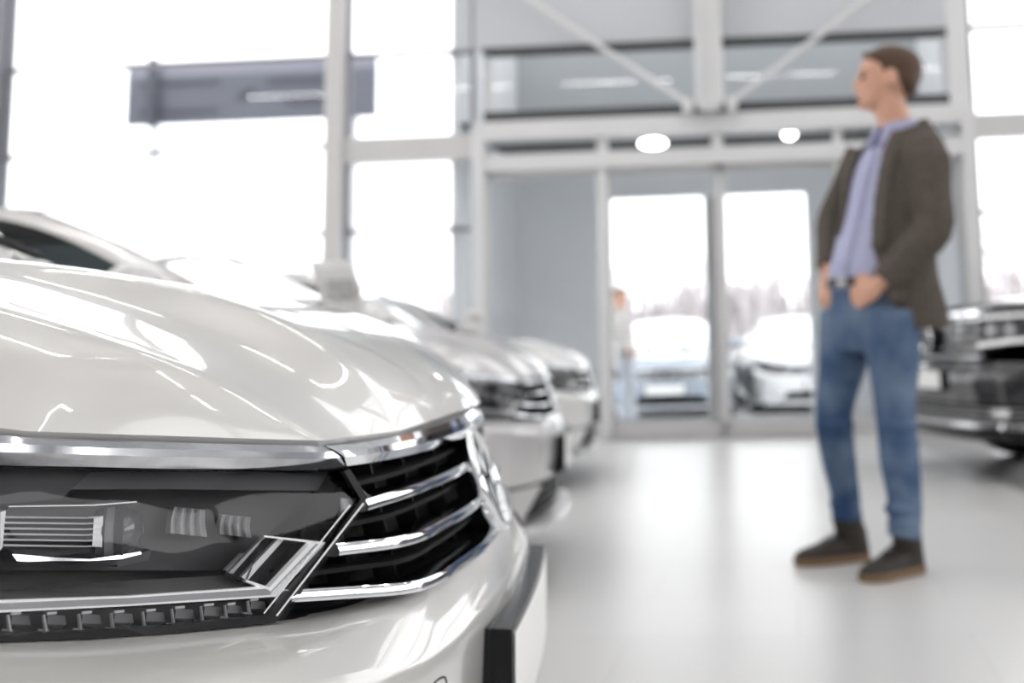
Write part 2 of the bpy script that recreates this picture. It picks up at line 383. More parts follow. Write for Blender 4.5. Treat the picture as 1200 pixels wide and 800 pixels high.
# vestibule beyond the door
VD = 2.35
w = FB(); w.b(-2.45, -2.38, 0, 4.6, .06, VD); w.b(2.12, 2.19, 0, 4.6, .06, VD)
w.b(-2.45, -1.42, 0, 2.9, VD, VD+.1); w.b(.83, 2.19, 0, 2.9, VD, VD+.1); w.b(-1.42, .83, 2.46, 2.9, VD, VD+.1)
struct(w.build('wall_vestibule', M['vest'], smooth=False))
struct(FB().b(-2.38, 2.12, 2.9, 4.6, VD, VD+.1).build('wall_vestibule_upper', M['vest_dark'], smooth=False))
struct(FB().b(-2.38, 2.12, 2.88, 2.90, .06, VD).build('ceiling_vestibule', M['frosted'], smooth=False))
d = FB(); d.b(-.29, -.08, 0, 2.46, VD, VD+.08); d.b(-1.42, .83, 0, .05, VD, VD+.08)
dr2 = struct(d.build('door_2', M['frame'], smooth=False))
for u0, u1 in ((-1.42, -.29), (-.08, .83)): FB().poly([W(u0, VD+.04, .05), W(u1, VD+.04, .05), W(u1, VD+.04, 2.46), W(u0, VD+.04, 2.46)]).build('pane', M['glass'], dr2, smooth=False)
FB().b(-.21, -.155, .02, 2.44, VD-.03, VD+.01).build('stile', M['mullion'], dr2, smooth=False)
# steel column with V bracing in front of the panel
c = FB(); c.b(-.15, -.10, 2.86, HT, -.30, -.16); c.b(.04, .09, 2.86, HT, -.30, -.16); c.b(-.10, .04, 2.86, HT, -.26, -.20); c.b(-.15, .09, 2.86, 2.90, -.30, -.02)
cr = struct(c.build('pillar_steel', M['frame_light'], smooth=False))
for s in (-1, 1):
    t = MB(); t.tube([W(s*.19-.03, -.22, 2.93), W(s*1.93-.03, -.22, 4.18), W(s*2.95-.03, -.22, 4.92)], .028, 10)
    t.build('brace', M['frame_light'], cr); MB().tube([W(s*.19-.03, -.22, 2.86), W(s*.19-.03, -.22, 2.98)], .055, 10).build('brace_foot', M['frame_light'], cr)
for (px, py, n) in ((765, 168, .55), (925, 157, .25)):
    r = ray(px, py); t = ((FD-CAMC).dot(FN)+n)/r.dot(FN); p = CAMC+r*t
    lw = .13 if px < 800 else .06
    o = MB().ball((0, 0, 0), (lw, .08, .045)).build('downlight_diffuser', M['lamp_small'])
    rt = empty('ceiling_downlight', (p.x, p.y, p.z)); o.parent = rt
    MB().tube([(0, 0, .02), (0, 0, 2.86-p.z+.0)], .03, 12).build('stem', M['frame'], rt)
    tag(rt, 'wide oval white lamp glowing above the left sliding door leaf' if px < 800 else 'small round white lamp glowing above the right sliding door leaf', 'lamp')

# ------------------------------------------------------------------ outdoors
g = FB(); g.b(-90, 90, -.25, -.12, 2.4, 160); g.b(-90, 90, -.25, -.12, .1, 2.4)
struct(g.build('ground_snow', M['snow'], smooth=False))
# banner on the glass side of the street
SN = 3.0
p = FB(); p.b(-7.37, -4.26, 3.66, 4.25, SN, SN+.06); s_ob = empty('street_banner', W(-5.8, SN, -.12))
off = V(s_ob.location)
p.shift(off).build('banner', M['sign'], s_ob, smooth=False)
q = FB(); q.b(-7.37, -4.26, 4.25, 4.36, SN, SN+.06); q.shift(off).build('banner_top', M['sign_top'], s_ob, smooth=False)
q = FB(); q.b(-7.06, -6.97, 3.62, 4.46, SN-.1, SN-.02); q.shift(off).build('post', M['sign_dark'], s_ob, smooth=False)
for u_ in (-7.1, -4.6):
    q = FB(); q.b(u_, u_+.08, -.12, 4.2, SN+.08, SN+.16); q.shift(off).build('leg', M['snow'], s_ob, smooth=False)
for (u0, u1, h0, h1) in ((-7.2, -6.2, 4.13, 4.18), (-7.2, -6.2, 3.78, 3.83), (-5.6, -4.85, 4.1, 4.16), (-5.35, -4.85, 3.84, 3.92)):
    q = FB(); q.b(u0, u1, h0, h1, SN-.02, SN); q.shift(off).build('print_bar', M['sign_top'] if h0 > 5 else M['sign_dark'], s_ob, smooth=False)
q = FB(); q.poly([W(-6.0, SN-.012, 3.90), W(-5.88, SN-.012, 3.9), W(-5.72, SN-.012, 4.05), W(-5.82, SN-.012, 4.07), W(-5.95, SN-.012, 4.02)]); q.shift(off).build('print_mark', M['sign_dark'], s_ob, smooth=False)
tag(s_ob, 'long grey banner with blurred dark markings seen through the upper left window', 'banner')
def tree(u, n, h, lab):
    base = W(u, n, -.12); rt = empty('bare_tree', base); t = MB(); tw = MB()
    top = V((random.uniform(-.3, .3), 0, h*.75)); t.tube(crv([(0, 0, 0), V((.1, 0, h*.35)), top], 8), [h*.03*(1-.1*i) for i in range(8)], 7)
    for k in range(26):
        z = h*random.uniform(.22, .75); a = random.uniform(0, 2*PI); L = h*random.uniform(.2, .42)
        s0 = V((.1, 0, z)); e = s0+V((math.cos(a)*L*.7, math.sin(a)*L*.7, L*.8)); m_ = (s0+e)/2+V((0, 0, -.06*h))
        tw.tube([s0, m_, e], [h*.009, h*.006, h*.002], 5)
        for j in range(7):
            q0 = m_.lerp(e, random.random()); d2 = V((random.uniform(-1, 1), random.uniform(-1, 1), random.uniform(.1, 1)))*L*.42
            tw.tube([q0, q0+d2], [h*.004, h*.001], 4)
    t.build('trunk', M['bark'], rt); tw.build('branches', M['twig'], rt); return tag(rt, lab, 'tree', 'bare trees beyond the forecourt')
TL = [(-19, 34, 5.2, 'pale bare tree through the lower glass just left of the thick grey post'), (-11.5, 38, 5.6, 'pale bare tree behind the glass right of the thick grey post'),
      (-6.8, 40, 5.0, 'bare tree hazy at the left edge of the left sliding door'), (-4.2, 44, 6.2, 'bare tree hazy in the middle of the left sliding door'),
      (-.2, 42, 5.5, 'bare tree hazy in the right sliding door beside the centre stile'), (2.6, 40, 5.2, 'bare tree hazy toward the right edge of the right sliding door'),
      (9.5, 36, 6.2, 'pinkish bare tree through the window at the far right')]
for a in TL: tree(*a)
bk = MB(); random.seed(3)
for k in range(2600):
    u = random.uniform(-45, 24); n = random.uniform(46, 52); p0 = W(u, n, -.12); hh = random.uniform(2.4, 4.6)+.5*math.sin(u*.7)*math.sin(u*.23)
    bk.tube([p0, p0+V((random.uniform(-.6, .6), 0, hh))], [.20, .05], 4)
tag(bk.build('hedge', M['twig']), 'pale bare hedge line far beyond the glass front', 'hedge', kind='stuff')

# ------------------------------------------------------------------ sedan (x forward, y left, z up, plate face at x = 0)
CH0 = [(-.071, 0, .689), (-.074, -.1, .684), (-.092, -.22, .679), (-.117, -.34, .677), (-.146, -.46, .681), (-.185, -.52, .688), (-.231, -.58, .696), (-.27, -.635, .703), (-.302, -.69, .711), (-.42, -.785, .728), (-.56, -.835, .745)]
CH1 = [(-.075, 0, .653), (-.076, -.06, .653), (-.095, -.2, .650), (-.116, -.34, .652), (-.129, -.435, .656), (-.141, -.455, .656), (-.184, -.52, .663), (-.23, -.58, .671), (-.269, -.635, .679), (-.303, -.685, .686), (-.42, -.778, .706), (-.56, -.832, .728)]
CG2 = [(-.030, 0, .538), (-.033, -.06, .537), (-.044, -.18, .533), (-.064, -.3, .532), (-.083, -.4, .531), (-.103, -.45, .532), (-.135, -.495, .535), (-.161, -.53, .541), (-.176, -.55, .544), (-.218, -.60, .552), (-.259, -.645, .561), (-.294, -.69, .571), (-.41, -.79, .60), (-.56, -.845, .64)]
CH3 = [(-.016, 0, .502), (-.018, -.12, .500), (-.030, -.26, .492), (-.044, -.38, .488), (-.058, -.46, .492), (-.081, -.54, .502), (-.110, -.60, .511), (-.180, -.70, .524), (-.250, -.78, .536), (-.39, -.85, .56), (-.57, -.886, .60)]
def upto(c, y0, y1, n):
    """piece of a feature curve between two lateral positions"""
    full = crv(c, 3000); pts = [p for p in full if y1 <= p.y <= y0]
    return crv([pts[int(i*(len(pts)-1)/39)] for i in range(40)], n)
AX_F, AX_R, WR = -.93, -3.72, .33

def sedan(name):
    r = empty(name)
    body = M['pearl']
    # ---- hood
    N = 44
    Cc = crv([(-.071, 0, .689), (-.083, 0, .708), (-.108, 0, .733), (-.16, 0, .770), (-.23, 0, .803), (-.33, 0, .832), (-.5, 0, .859), (-.667, 0, .879), (-.85, 0, .900)], N)
    Cd = crv([(-.108, -.30, .678), (-.124, -.31, .710), (-.155, -.32, .747), (-.215, -.33, .789), (-.29, -.345, .8205), (-.37, -.36, .8405), (-.46, -.375, .854), (-.62, -.40, .872), (-.86, -.44, .893)], N)
    Cb = crv([(-.130, -.38, .679), (-.150, -.385, .703), (-.194, -.40, .743), (-.267, -.41, .780), (-.367, -.43, .816), (-.46, -.45, .836), (-.62, -.475, .862), (-.88, -.515, .897)], N)
    Ca = crv([(-.146, -.46, .681), (-.192, -.5, .718), (-.244, -.55, .752), (-.298, -.58, .777), (-.353, -.6, .799), (-.5, -.645, .832), (-.70, -.68, .860), (-.91, -.705, .884)], N)
    Co = crv([(-.146, -.46, .681), (-.185, -.52, .688), (-.231, -.58, .696), (-.27, -.635, .703), (-.302, -.69, .711), (-.37, -.735, .738), (-.6, -.765, .80), (-.93, -.787, .860)], N)
    rows = []
    for i in range(N):
        row = []
        for k in range(0, 13):
            s = k/12; p = Cc[i].lerp(Cd[i], s); q = s*s
            p.z = Cc[i].z+(Cd[i].z-Cc[i].z)*q; p.x = Cc[i].x+(Cd[i].x-Cc[i].x)*q; row.append(p)
        for k in range(1, 7):
            s = k/6; p = Cd[i].lerp(Cb[i], s); p.z = Cd[i].z+(Cb[i].z-Cd[i].z)*(s*s*(3-2*s)*.55+s*.45); row.append(p)
        for k in range(1, 7):
            s = k/6; p = Cb[i].lerp(Ca[i], s); p.z -= .006*math.sin(PI*s)*min(1, i/8); row.append(p)
        wdt = (Co[i]-Ca[i]).length
        for k in range(1, 9):
            s = k/8; p = Ca[i].lerp(Co[i], s); b = wdt*.09*math.sin(PI*s); p += V((.35, -.45, .8))*b; row.append(p)
        rows.append(row)
    lip = [p+V((-.012, 0, -.010)) for p in rows[0][:13]]+[p+V((-.010, .006, -.010)) for p in rows[0][13:]]
    h = MB(); h.grid(rows)
    # folded lip along the front and outer edge
    edge = rows[0][:25]+[rw[-1] for rw in rows]
    low = [p+V((-.010, .003, -.009)) for p in edge]; low2 = [p+V((-.030, .010, -.012)) for p in edge]
    h.grid([edge, low, low2]); h.mirror().build('hood', body, r, angle=50)
    # ---- black shut gap filler and inner panel behind the nose
    e0 = crv(CH0, 60); e1 = crv(CH1, 60)
    b = MB(); b.grid([[p+V((-.020, .012, -.004)) for p in e0], [p+V((-.022, .014, -.018)) for p in e0]]).mirror().build('shut_gap', M['matte_black'], r)
    # ---- chrome strips over headlight and over grille
    for nm, y0, y1, mt in (('header_trim', 0, -.447, 'chrome'), ('lamp_trim', -.4505, -.85, 'brushed')):
        t0 = upto(CH0, y0, y1, 40) if y0 < 0 else upto(CH0, 0, -.456, 40); t1 = upto(CH1, 0, -.4365, 40) if y0 == 0 else upto(CH1, -.438, y1, 40)
        if y0 < 0: t0 = upto(CH0, -.4575, y1, 40)
        rws = [[], [], [], [], [], []]
        for i in range(40):
            a = t0[i]+V((-.001, 0, -.0045)); c = t1[i]; o = V((.79, -.61, 0)) if nm == 'lamp_trim' else V((.98, -.18, 0))
            mid = a.lerp(c, .55)+o*.007
            rws[0].append(a-o*.012); rws[1].append(a); rws[2].append(a.lerp(mid, .5)+o*.0015); rws[3].append(mid); rws[4].append(c); rws[5].append(c-o*.02)
        t = MB(); t.grid(rws)
        if y0 == 0: t.mirror().build(nm, M[mt], r, angle=14)
        else:
            t.build(nm, M[mt], r, angle=10); t2 = MB(); t2.grid(rws); t2.mirror(False).build(nm, M[mt], r, angle=10)
    # ---- bumper
    nB = 64
    top = upto(CG2, 0, -.86, nB); cre = upto(CH3, 0, -.90, nB); rws = [[] for _ in range(15)]
    for i in range(nB):
        a, c = top[i], cre[i]; out = V((c.x-a.x, c.y-a.y, 0)); L = max(out.length, 1e-4)
        tg = (cre[min(i+1, nB-1)]-cre[max(i-1, 0)]); o = V((-tg.y, tg.x, 0)).normalized()
        if o.x < 0: o = -o
        side = max(0, min(1, (abs(c.y)-.62)/.14))
        rws[0].append(a-o*.03+V((0, 0, .002))); rws[1].append(a)
        for k, s in ((2, .35), (3, .7), (4, .92)):
            p = a.lerp(c, s); p.z += .004*math.sin(PI*s); rws[k].append(p)
        rws[5].append(c); rws[6].append(c+o*.0035+V((0, 0, -.006))); rws[7].append(c+o*.004+V((0, 0, -.020)))
        rws[8].append(c+o*.002+V((0, 0, -.075))); rws[9].append(V((c.x, c.y, .37))-o*.004); z0 = .335
        rws[10].append(V((c.x, c.y, z0))-o*.010); rws[11].append(V((c.x, c.y, .318))-o*(.05-.035*side))
        rws[12].append(V((c.x, c.y, .22))-o*(.055-.045*side)); rws[13].append(V((c.x, c.y, .205))+o*(.012-.01*side)); rws[14].append(V((c.x, c.y, .165))-o*.004)
    t = MB(); t.grid(rws); t.mirror().build('front_bumper', body, r, angle=40)
    # dark lower intake with fins and bright lip strip
    bi = MB(); i0 = [p for p in cre if abs(p.y) < .68]
    bi.grid([[V((p.x-.034, p.y*.99, .325)) for p in i0], [V((p.x-.044, p.y*.99, .212)) for p in i0]]).mirror().build('lower_intake', M['matte_black'], r)
    for z in (.235, .258, .281, .304):
        MB().sweep([V((p.x-.028, p.y*.99, z)) for p in i0], [(-.006, -.003), (.006, -.003), (.006, .003), (-.006, .003)]).mirror().build('intake_slat', M['gloss_black'], r)
    MB().sweep([V((p.x+.016, p.y, .192)) for p in cre if abs(p.y) < .86], [(-.01, -.012), (.006, -.009), (.006, .009), (-.01, .012)], side=(1, 0, 0)).mirror().build('lip_strip', M['chrome'], r)
    for s in (1, -1):   # silver wedge in the outer intake
        pts = [(-.075, -.47, .322), (-.16, -.655, .322), (-.155, -.64, .222), (-.13, -.58, .222)]
        q = MB(); q.prism([V((a+.012, b_, c_)) for a, b_, c_ in pts], (-.02, .012, 0))
        if s < 0: q.mirror(False)
        q.build('intake_wedge', body, r, bevel=.003)
    # washer cover and parking sensor outlines on the bumper face
    def on_face(y, z):
        c = upto(CH3, 0, -.9, 200); p = min(c, key=lambda q: abs(q.y-y)); i = c.index(p); tg = c[min(i+1, 199)]-c[max(i-1, 0)]; o = V((-tg.y, tg.x, 0)).normalized()
        if o.x < 0: o = -o
        return V((p.x, p.y, z))+o*(.0035 if z > .42 else -.001), o
    def outline(ys, zs, rr=.003):
        P = []
        for y, z in zip(ys, zs): p, o = on_face(y, z); P.append(p)
        return crv(P, 40)
    for s in (1, -1):
        q = MB(); q.tube(outline([-.500, -.495, -.485, -.455, -.425, -.412, -.408, -.405], [.40, .445, .463, .466, .466, .463, .445, .40]), .0013, 6)
        if s < 0: q.mirror(False)
        q.build('tow_cover_seam', M['mid_grey'], r)
        P, o = on_face(-.305, .432); q = MB(); q.tube([P-o*.006, P-o*.001], [.012, .0115], 18)
        if s < 0: q.mirror(False)
        q.build('parking_sensor', body, r)
    # ---- grille
    nG = 50
    gt = upto(CH1, 0, -.447, nG); gb = upto(CG2, 0, -.545, nG)
    def inward(p, d):
        g_ = max(0, min(1, (.54-abs(p.y))/.20)); return p+V((-d*g_, .012+.05*(1-g_), 0))
    bt_ = [inward(p, .055) for p in gt]; bb_ = [inward(p, .075) for p in gb]
    bk = MB(); bk.grid([bt_, bb_]); bk.grid([[p+V((0, 0, .002)) for p in gt], bt_]); bk.grid([bb_, [p+V((-.004, 0, -.002)) for p in gb]])
    gr = bk.mirror().build('grille', M['matte_black'], r)
    bars = [[(-.074, 0, .619), (-.076, -.08, .619), (-.084, -.2, .619), (-.098, -.33, .620), (-.117, -.432, .621)],
            [(-.058, 0, .577), (-.060, -.08, .577), (-.072, -.25, .578), (-.086, -.37, .581), (-.093, -.40, .583), (-.132, -.47, .589)],
            [(-.038, 0, .536), (-.040, -.08, .536), (-.054, -.25, .538), (-.067, -.36, .540), (-.075, -.395, .542), (-.124, -.46, .551), (-.160, -.512, .560)]]
    prof = [(.006, -.0050), (.0065, -.001), (.003, .0045), (-.020, .006), (-.020, -.006), (.002, -.0065)]
    for i, bpts in enumerate(bars):
        path = crv(bpts, 60); path = [V((p.x, -p.y, p.z)) for p in path[::-1]][:-1]+path
        MB().sweep(path, prof, side=(1, 0, 0)).build('chrome_slat', M['chrome'], gr, angle=40)
    mids = [[(-.080, 0, .637), (-.09, -.2, .636), (-.106, -.34, .636), (-.118, -.42, .638)], [(-.072, 0, .598), (-.086, -.22, .598), (-.104, -.36, .600), (-.128, -.445, .604)], [(-.056, 0, .556), (-.07, -.25, .557), (-.086, -.37, .560), (-.12, -.44, .567), (-.145, -.49, .572)]]
    for mp_ in mids:
        path = crv(mp_, 40); path = [V((p.x, -p.y, p.z)) for p in path[::-1]][:-1]+path
        path = [p+V((-.012, 0, 0)) for p in path]
        MB().sweep(path, [(.004, -.002), (.004, .002), (-.03, .003), (-.03, -.003)], side=(1, 0, 0)).build('black_slat', M['matte_black'], gr, angle=40)
    for s in (1, -1):
        for (y, xs) in ((-.14, (-.09, -.078, -.062)), (-.25, (-.105, -.09, -.075)), (-.34, (-.118, -.105, -.09)), (-.42, (-.135, -.125, -.115))):
            rb = MB(); rb.prism([(xs[0]-.012, y, .650), (xs[0]-.034, y, .650), (xs[2]-.034, y, .540), (xs[2]-.012, y, .540)], (0, .003, 0))
            if s < 0: rb.mirror(False)
            rb.build('grille_rib', M['gloss_black'], gr, smooth=False)
    # ---- emblem
    ec = V((-.055, 0, .595)); ez = V((-.334, 0, .943)).normalized(); ex = V((.943, 0, .334)).normalized(); ey = V((0, 1, 0)); R_ = .066
    em = MB(); em.tube([ec-ex*.03, ec-ex*.002], [R_*.98, R_*.96], 40)
    emb = em.build('emblem', M['void_black'], r)
    rg = MB(); rows = []
    for k in range(49):
        a = 2*PI*k/48; d_ = ey*math.cos(a)+ez*math.sin(a)
        rows.append([ec+d_*(R_+q*.0062)+ex*(w_*.0065) for q, w_ in ((-.8, -.4), (-.6, .6), (0, 1.0), (.6, .6), (.8, -.4), (.5, -1.3), (-.5, -1.3))])
    rg.grid(rows, closed=True).build('emblem_ring', M['chrome'], emb, angle=60)
    st = MB()
    def stroke(a, b_, wd=.0052):
        A = ec+ey*a[0]+ez*a[1]; B = ec+ey*b_[0]+ez*b_[1]; dd = (B-A).normalized(); n_ = dd.cross(ex)
        st.prism([A-n_*wd-ex*.004, A+n_*wd-ex*.004, B+n_*wd-ex*.004, B-n_*wd-ex*.004], ex*.006)
    for s in (-1, 1):
        stroke((s*.028, .055), (s*.002, .006)); stroke((s*.054, .030), (s*.026, -.052)); stroke((s*.024, -.052), (s*.002, .0))
    st.build('emblem_letters', M['chrome'], emb, smooth=False)
    # ---- plate
    ph = MB(); nP = 21
    def arc(y, bow=.006): return -bow*(y/.26)**2
    for (x0, x1, hw, z0, z1) in ((-.034, -.014, .268, .338, .474), (-.014, .008, .264, .342, .471)):
        ys = [-hw+2*hw*k/(nP-1) for k in range(nP)]
        ph.grid([[V((x0+arc(y), y, z0)) for y in ys], [V((x1+arc(y), y, z0+.002)) for y in ys], [V((x1+arc(y), y, z1-.002)) for y in ys], [V((x0+arc(y), y, z1)) for y in ys]])
        for y in (-hw, hw): ph.poly([(x0+arc(y), y, z0), (x1+arc(y), y, z0+.002), (x1+arc(y), y, z1-.002), (x0+arc(y), y, z1)])
    pho = ph.build('plate_holder', M['gloss_black'], r, bevel=.0015)
    ys = [-.250+.500*k/(nP-1) for k in range(nP)]
    pp = MB(); pp.grid([[V((.0083+arc(y), y, .351)) for y in ys], [V((.0089+arc(y), y, .352)) for y in ys], [V((.0089+arc(y), y, .461)) for y in ys], [V((.0083+arc(y), y, .462)) for y in ys]])
    pp.build('number_plate', M['plate'], pho)
    # ---- headlights
    for s in (1, -1):
        def fin(q, nm, mt, par, **k):
            if s < 0: q.mirror(False)
            return q.build(nm, M[mt], par, **k)
        headlight(r, fin)
    # ---- fenders, doors, quarters
    hw = [(-4.72, .70), (-4.6, .79), (-4.3, .865), (-3.6, .905), (-2.5, .915), (-1.2, .912), (-.8, .898), (-.64, .882), (-.55, .852)]
    zm = [(.17, .93), (.25, .975), (.42, 1.0), (.62, 1.0), (.74, .985), (.80, .965), (.9, .90), (1.05, .85)]
    def topz(x): return interp([(-4.7, 1.03), (-4.2, 1.02), (-3.5, .985), (-2.5, .955), (-1.24, .91), (-.93, .862), (-.6, .80), (-.37, .738), (-.302, .711)], x)
    def topy(x): return interp([(-4.7, .62), (-4.2, .74), (-3.5, .79), (-2.5, .80), (-1.24, .797), (-.9, .787), (-.6, .767), (-.37, .737), (-.302, .692)], x)
    def botz(x):
        for a in (AX_F, AX_R):
            if abs(x-a) < .36: return WR+math.sqrt(.36**2-(x-a)**2)
        return .17
    def panel(x0, x1, n, nm, extra=()):
        xs = sorted([x0+(x1-x0)*k/n for k in range(n+1)]+[e for e in extra]); rows = [[] for _ in range(9)]
        for x in xs:
            zt, zb = topz(x), botz(x)
            for k, f_ in enumerate((0, .05, .12, .22, .38, .58, .78, .92, 1)):
                z = zt+(zb-zt)*f_; y = min(topy(x), interp(hw, x)*interp(zm, z)) if k == 0 else interp(hw, x)*interp(zm, z)
                if k == 0: y = topy(x)
                rows[k].append(V((x, -y, z)))
        for s in (1, -1):
            q = MB(); q.grid(rows)
            if s < 0: q.mirror(False)
            o = q.build(nm, body, r, angle=50, weld=False)
            if 'door' in nm:
                xh = x0+.17; yh = interp(hw, xh)*.965; q = MB(); q.tube(crv([(xh-.10, -yh+.005, .80), (xh-.06, -yh-.03, .80), (xh+.06, -yh-.03, .80), (xh+.10, -yh+.005, .80)], 14), [(.011, .008)]*14, 8)
                if s < 0: q.mirror(False)
                q.build('door_handle', body, o)
    ar = [math.cos(PI*k/24)*.36 for k in range(25)]
    panel(-1.31, -.549, 6, 'fender', [AX_F+a for a in ar if -1.31 < AX_F+a < -.549])
    panel(-2.355, -1.318, 10, 'front_door'); panel(-3.30, -2.363, 10, 'rear_door')
    panel(-4.60, -3.308, 10, 'rear_quarter', [AX_R+a for a in ar])
    for s in (1, -1):
        q = MB(); xs = [-.302-.27*k/12 for k in range(13)]; h0 = crv(CH0, 400)
        def nb(x): return min(h0, key=lambda p: abs(p.x-x))
        q.grid([[V((x, -topy(x), topz(x))) for x in xs], [(V((x, -topy(x), topz(x)))+nb(x))/2+V((.004, -.008, .006)) for x in xs], [nb(x)+V((0, 0, -.002)) for x in xs]])
        if s < 0: q.mirror(False)
        q.build('fender_nose', body, r, angle=60)
    # ---- underbody and wheels
    MB().bx(-4.6, -.35, -.62, .62, .16, .30).build('underbody', M['matte_black'], r, smooth=False)
    for s in (1, -1):
        for a in (AX_F, AX_R):
            rows = [[V((a+math.cos(PI*k/16)*.385, yy, WR+math.sin(PI*k/16)*.385)) for k in range(17)] for yy in (-.87, -.60)]
            q = MB(); q.grid(rows); q.poly(rows[1])
            if s < 0: q.mirror(False)
            q.build('wheel_arch_liner', M['matte_black'], r)
    for a in (AX_F, AX_R):
        for s in (1, -1): wheel(r, a, -.80*s, s)
    # ---- greenhouse
    R0 = crv([(-.95, -.745, .90), (-1.30, -.655, 1.078), (-1.68, -.575, 1.245), (-2.04, -.555, 1.297), (-2.5, -.55, 1.312), (-3.0, -.56, 1.29), (-3.5, -.60, 1.21), (-4.1, -.68, 1.04)], 60)
    wc = [(-1.16, 0, .968), (-1.98, 0, 1.40)]
    def wsh(s, t):  # s lateral 0..1, t up 0..1
        b0 = V((-.80-.155*s*s, -.70*s, .915-.018*s*s)); b1 = V((-1.60-.09*s*s, -.53*s, 1.302-.040*s*s)); p = b0.lerp(b1, t); p += V((.35, 0, .65))*.035*math.sin(PI*t); return p
    q = MB(); q.grid([[wsh(i/10, t/12) for i in range(11)] for t in range(13)]); q.mirror().build('windscreen', M['screen_glass'], r)
    for s in (1, -1):
        q = MB(); e_ = [wsh(1, t/20) for t in range(21)]; o_ = [R0[int(t*23/20)] for t in range(21)]
        q.grid([[p+V((0, 0, -.004)) for p in e_], [a.lerp(b_, .5)+V((.0, -.006, .006)) for a, b_ in zip(e_, o_)], o_])
        inn = [p+V((-.030, -.020, -.030)) if i < 48 else p+V((-.025, -.02, -.025)) for i, p in enumerate(R0)]
        q.grid([R0, inn])
        if s < 0: q.mirror(False)
        q.build('pillar_rail', body, r, angle=60)
        g_ = MB(); cols = [inn[i] for i in range(2, 54)]; bl = [V((p.x, -topy(p.x)+.012, topz(p.x)+.004)) for p in cols]
        cols2 = [c_ if c_.z > b_.z else b_ for c_, b_ in zip(cols, bl)]
        g_.grid([cols2, [a.lerp(b_, .5)+V((0, -.02, 0)) for a, b_ in zip(cols2, bl)], bl])
        if s < 0: g_.mirror(False)
        gg = g_.build('side_window', M['car_glass'], r)
        tr_ = MB(); tr_.sweep([b_+V((0, -.006, .002)) for b_ in bl], [(-.006, -.006), (.004, -.006), (.004, .006), (-.006, .006)])
        if s < 0: tr_.mirror(False)
        tr_.build('window_trim', M['chrome'], gg)
        for xb, wd in ((-2.36, .06), (-3.32, .045)):
            i1 = min(range(len(cols)), key=lambda i: abs(cols[i].x-xb)); a, b_ = cols2[i1], bl[i1]; mm = a.lerp(b_, .5)+V((0, -.024, 0))
            pq = MB(); pq.grid([[p+V((-wd, -.004, 0)), p+V((wd, -.004, 0))] for p in (a, mm, b_)])
            if s < 0: pq.mirror(False)
            pq.build('window_pillar', M['gloss_black'], gg)
        mr = MB(); mr.ball((-1.22, -.93, .98), (.075, .115, .075), 18, 12); mr.tube([(-1.24, -.80, .935), (-1.22, -.88, .945)], .022, 8)
        if s < 0: mr.mirror(False)
        mr.build('wing_mirror', body, r)
    rr = R0[25:48]; q = MB(); rows = []
    for k in range(9):
        t = k/8; w0 = wsh(1-t, 1)
        rows.append(([R0[23]] if k == 0 else [w0])+[V((p.x+.10*t*max(0, 1-i/6), p.y*(1-t), p.z+.050*(1-(1-t)**2))) for i, p in enumerate(rr)])
    q.grid(rows).mirror().build('roof', body, r)
    q = MB(); rows = []
    for k in range(9):
        t = k/8; rows.append([V((p.x-.05*t, p.y*(1-t), p.z+.05*(1-(1-t)**2))) for p in R0[47:]])
    q.grid(rows).mirror().build('rear_window', M['car_glass'], r)
    # cowl
    q = MB(); q.grid([[V((p.x-.01, p.y, p.z-.012)) for p in rows_] for rows_ in ([wsh(i/10, 0)+V((.03, 0, -.005)) for i in range(11)], [wsh(i/10, 0)+V((-.08, 0, -.02)) for i in range(11)])]).mirror().build('cowl', M['matte_black'], r)
    for y0, y1 in ((.55, -.02), (-.08, -.62)):
        MB().tube(crv([(-.89, y0, .945), (-.86, (y0+y1)/2, .958), (-.90, y1, .945)], 12), .008, 6).build('wiper', M['matte_black'], r)
    # tail
    q = MB(); prof_ = [(-4.10, 1.06), (-4.4, 1.055), (-4.68, 1.05), (-4.71, 1.03), (-4.70, .90), (-4.72, .72)]; rows = []
    for x, z in prof_:
        w_ = min(.72, interp(hw, max(x, -4.7))*.86); rows.append([V((x+.14*(k/8)**3, -w_*k/8, z-.02*(k/8)**2)) for k in range(9)])
    q.grid(rows).mirror().build('boot_lid', body, r)
    q = MB(); rows = []
    for x, z in [(-4.72, .72), (-4.79, .66), (-4.80, .5), (-4.77, .34), (-4.70, .2), (-4.5, .18)]:
        rows.append([V((x+.22*(k/8)**3, -.87*k/8, z)) for k in range(9)])
    q.grid(rows).mirror().build('rear_bumper', body, r)
    for s in (1, -1):
        q = MB(); q.grid([[V((-4.71+.16*t*t, -.50-.28*t, z)) for t in (0, .25, .5, .75, 1)] for z in (.98, .86, .74)])
        if s < 0: q.mirror(False)
        q.build('tail_light', M['red_lamp'], r)
    # interior
    for y in (-.36, .36):
        q = MB(); q.tube(crv([(-1.8, y, .52), (-2.15, y, .50), (-2.32, y, .62), (-2.42, y, 1.02)], 14), [(.08, .23)]*12+[(.07, .2), (.05, .15)], 12, ref=(0, 0, 1)); q.tube([(-2.43, y, 1.03), (-2.46, y, 1.18)], [(.05, .12), (.04, .10)], 10)
        q.build('seat', M['interior'], r)
    MB().bx(-3.55, -3.0, -.6, .6, .35, .95).build('rear_bench', M['interior'], r, bevel=.06)
    MB().tube([(-1.25, -.64, .82), (-1.25, 0, .86), (-1.25, .64, .82)], [(.09, .16)]*3, 12).build('dashboard', M['interior'], r)
    rows = [[V((-1.58, .36+.18*math.cos(2*PI*k/24), .92+.18*math.sin(2*PI*k/24)))] for k in range(25)]
    MB().tube([x[0] for x in rows], .014, 8).build('steering_wheel', M['matte_black'], r)
    return r

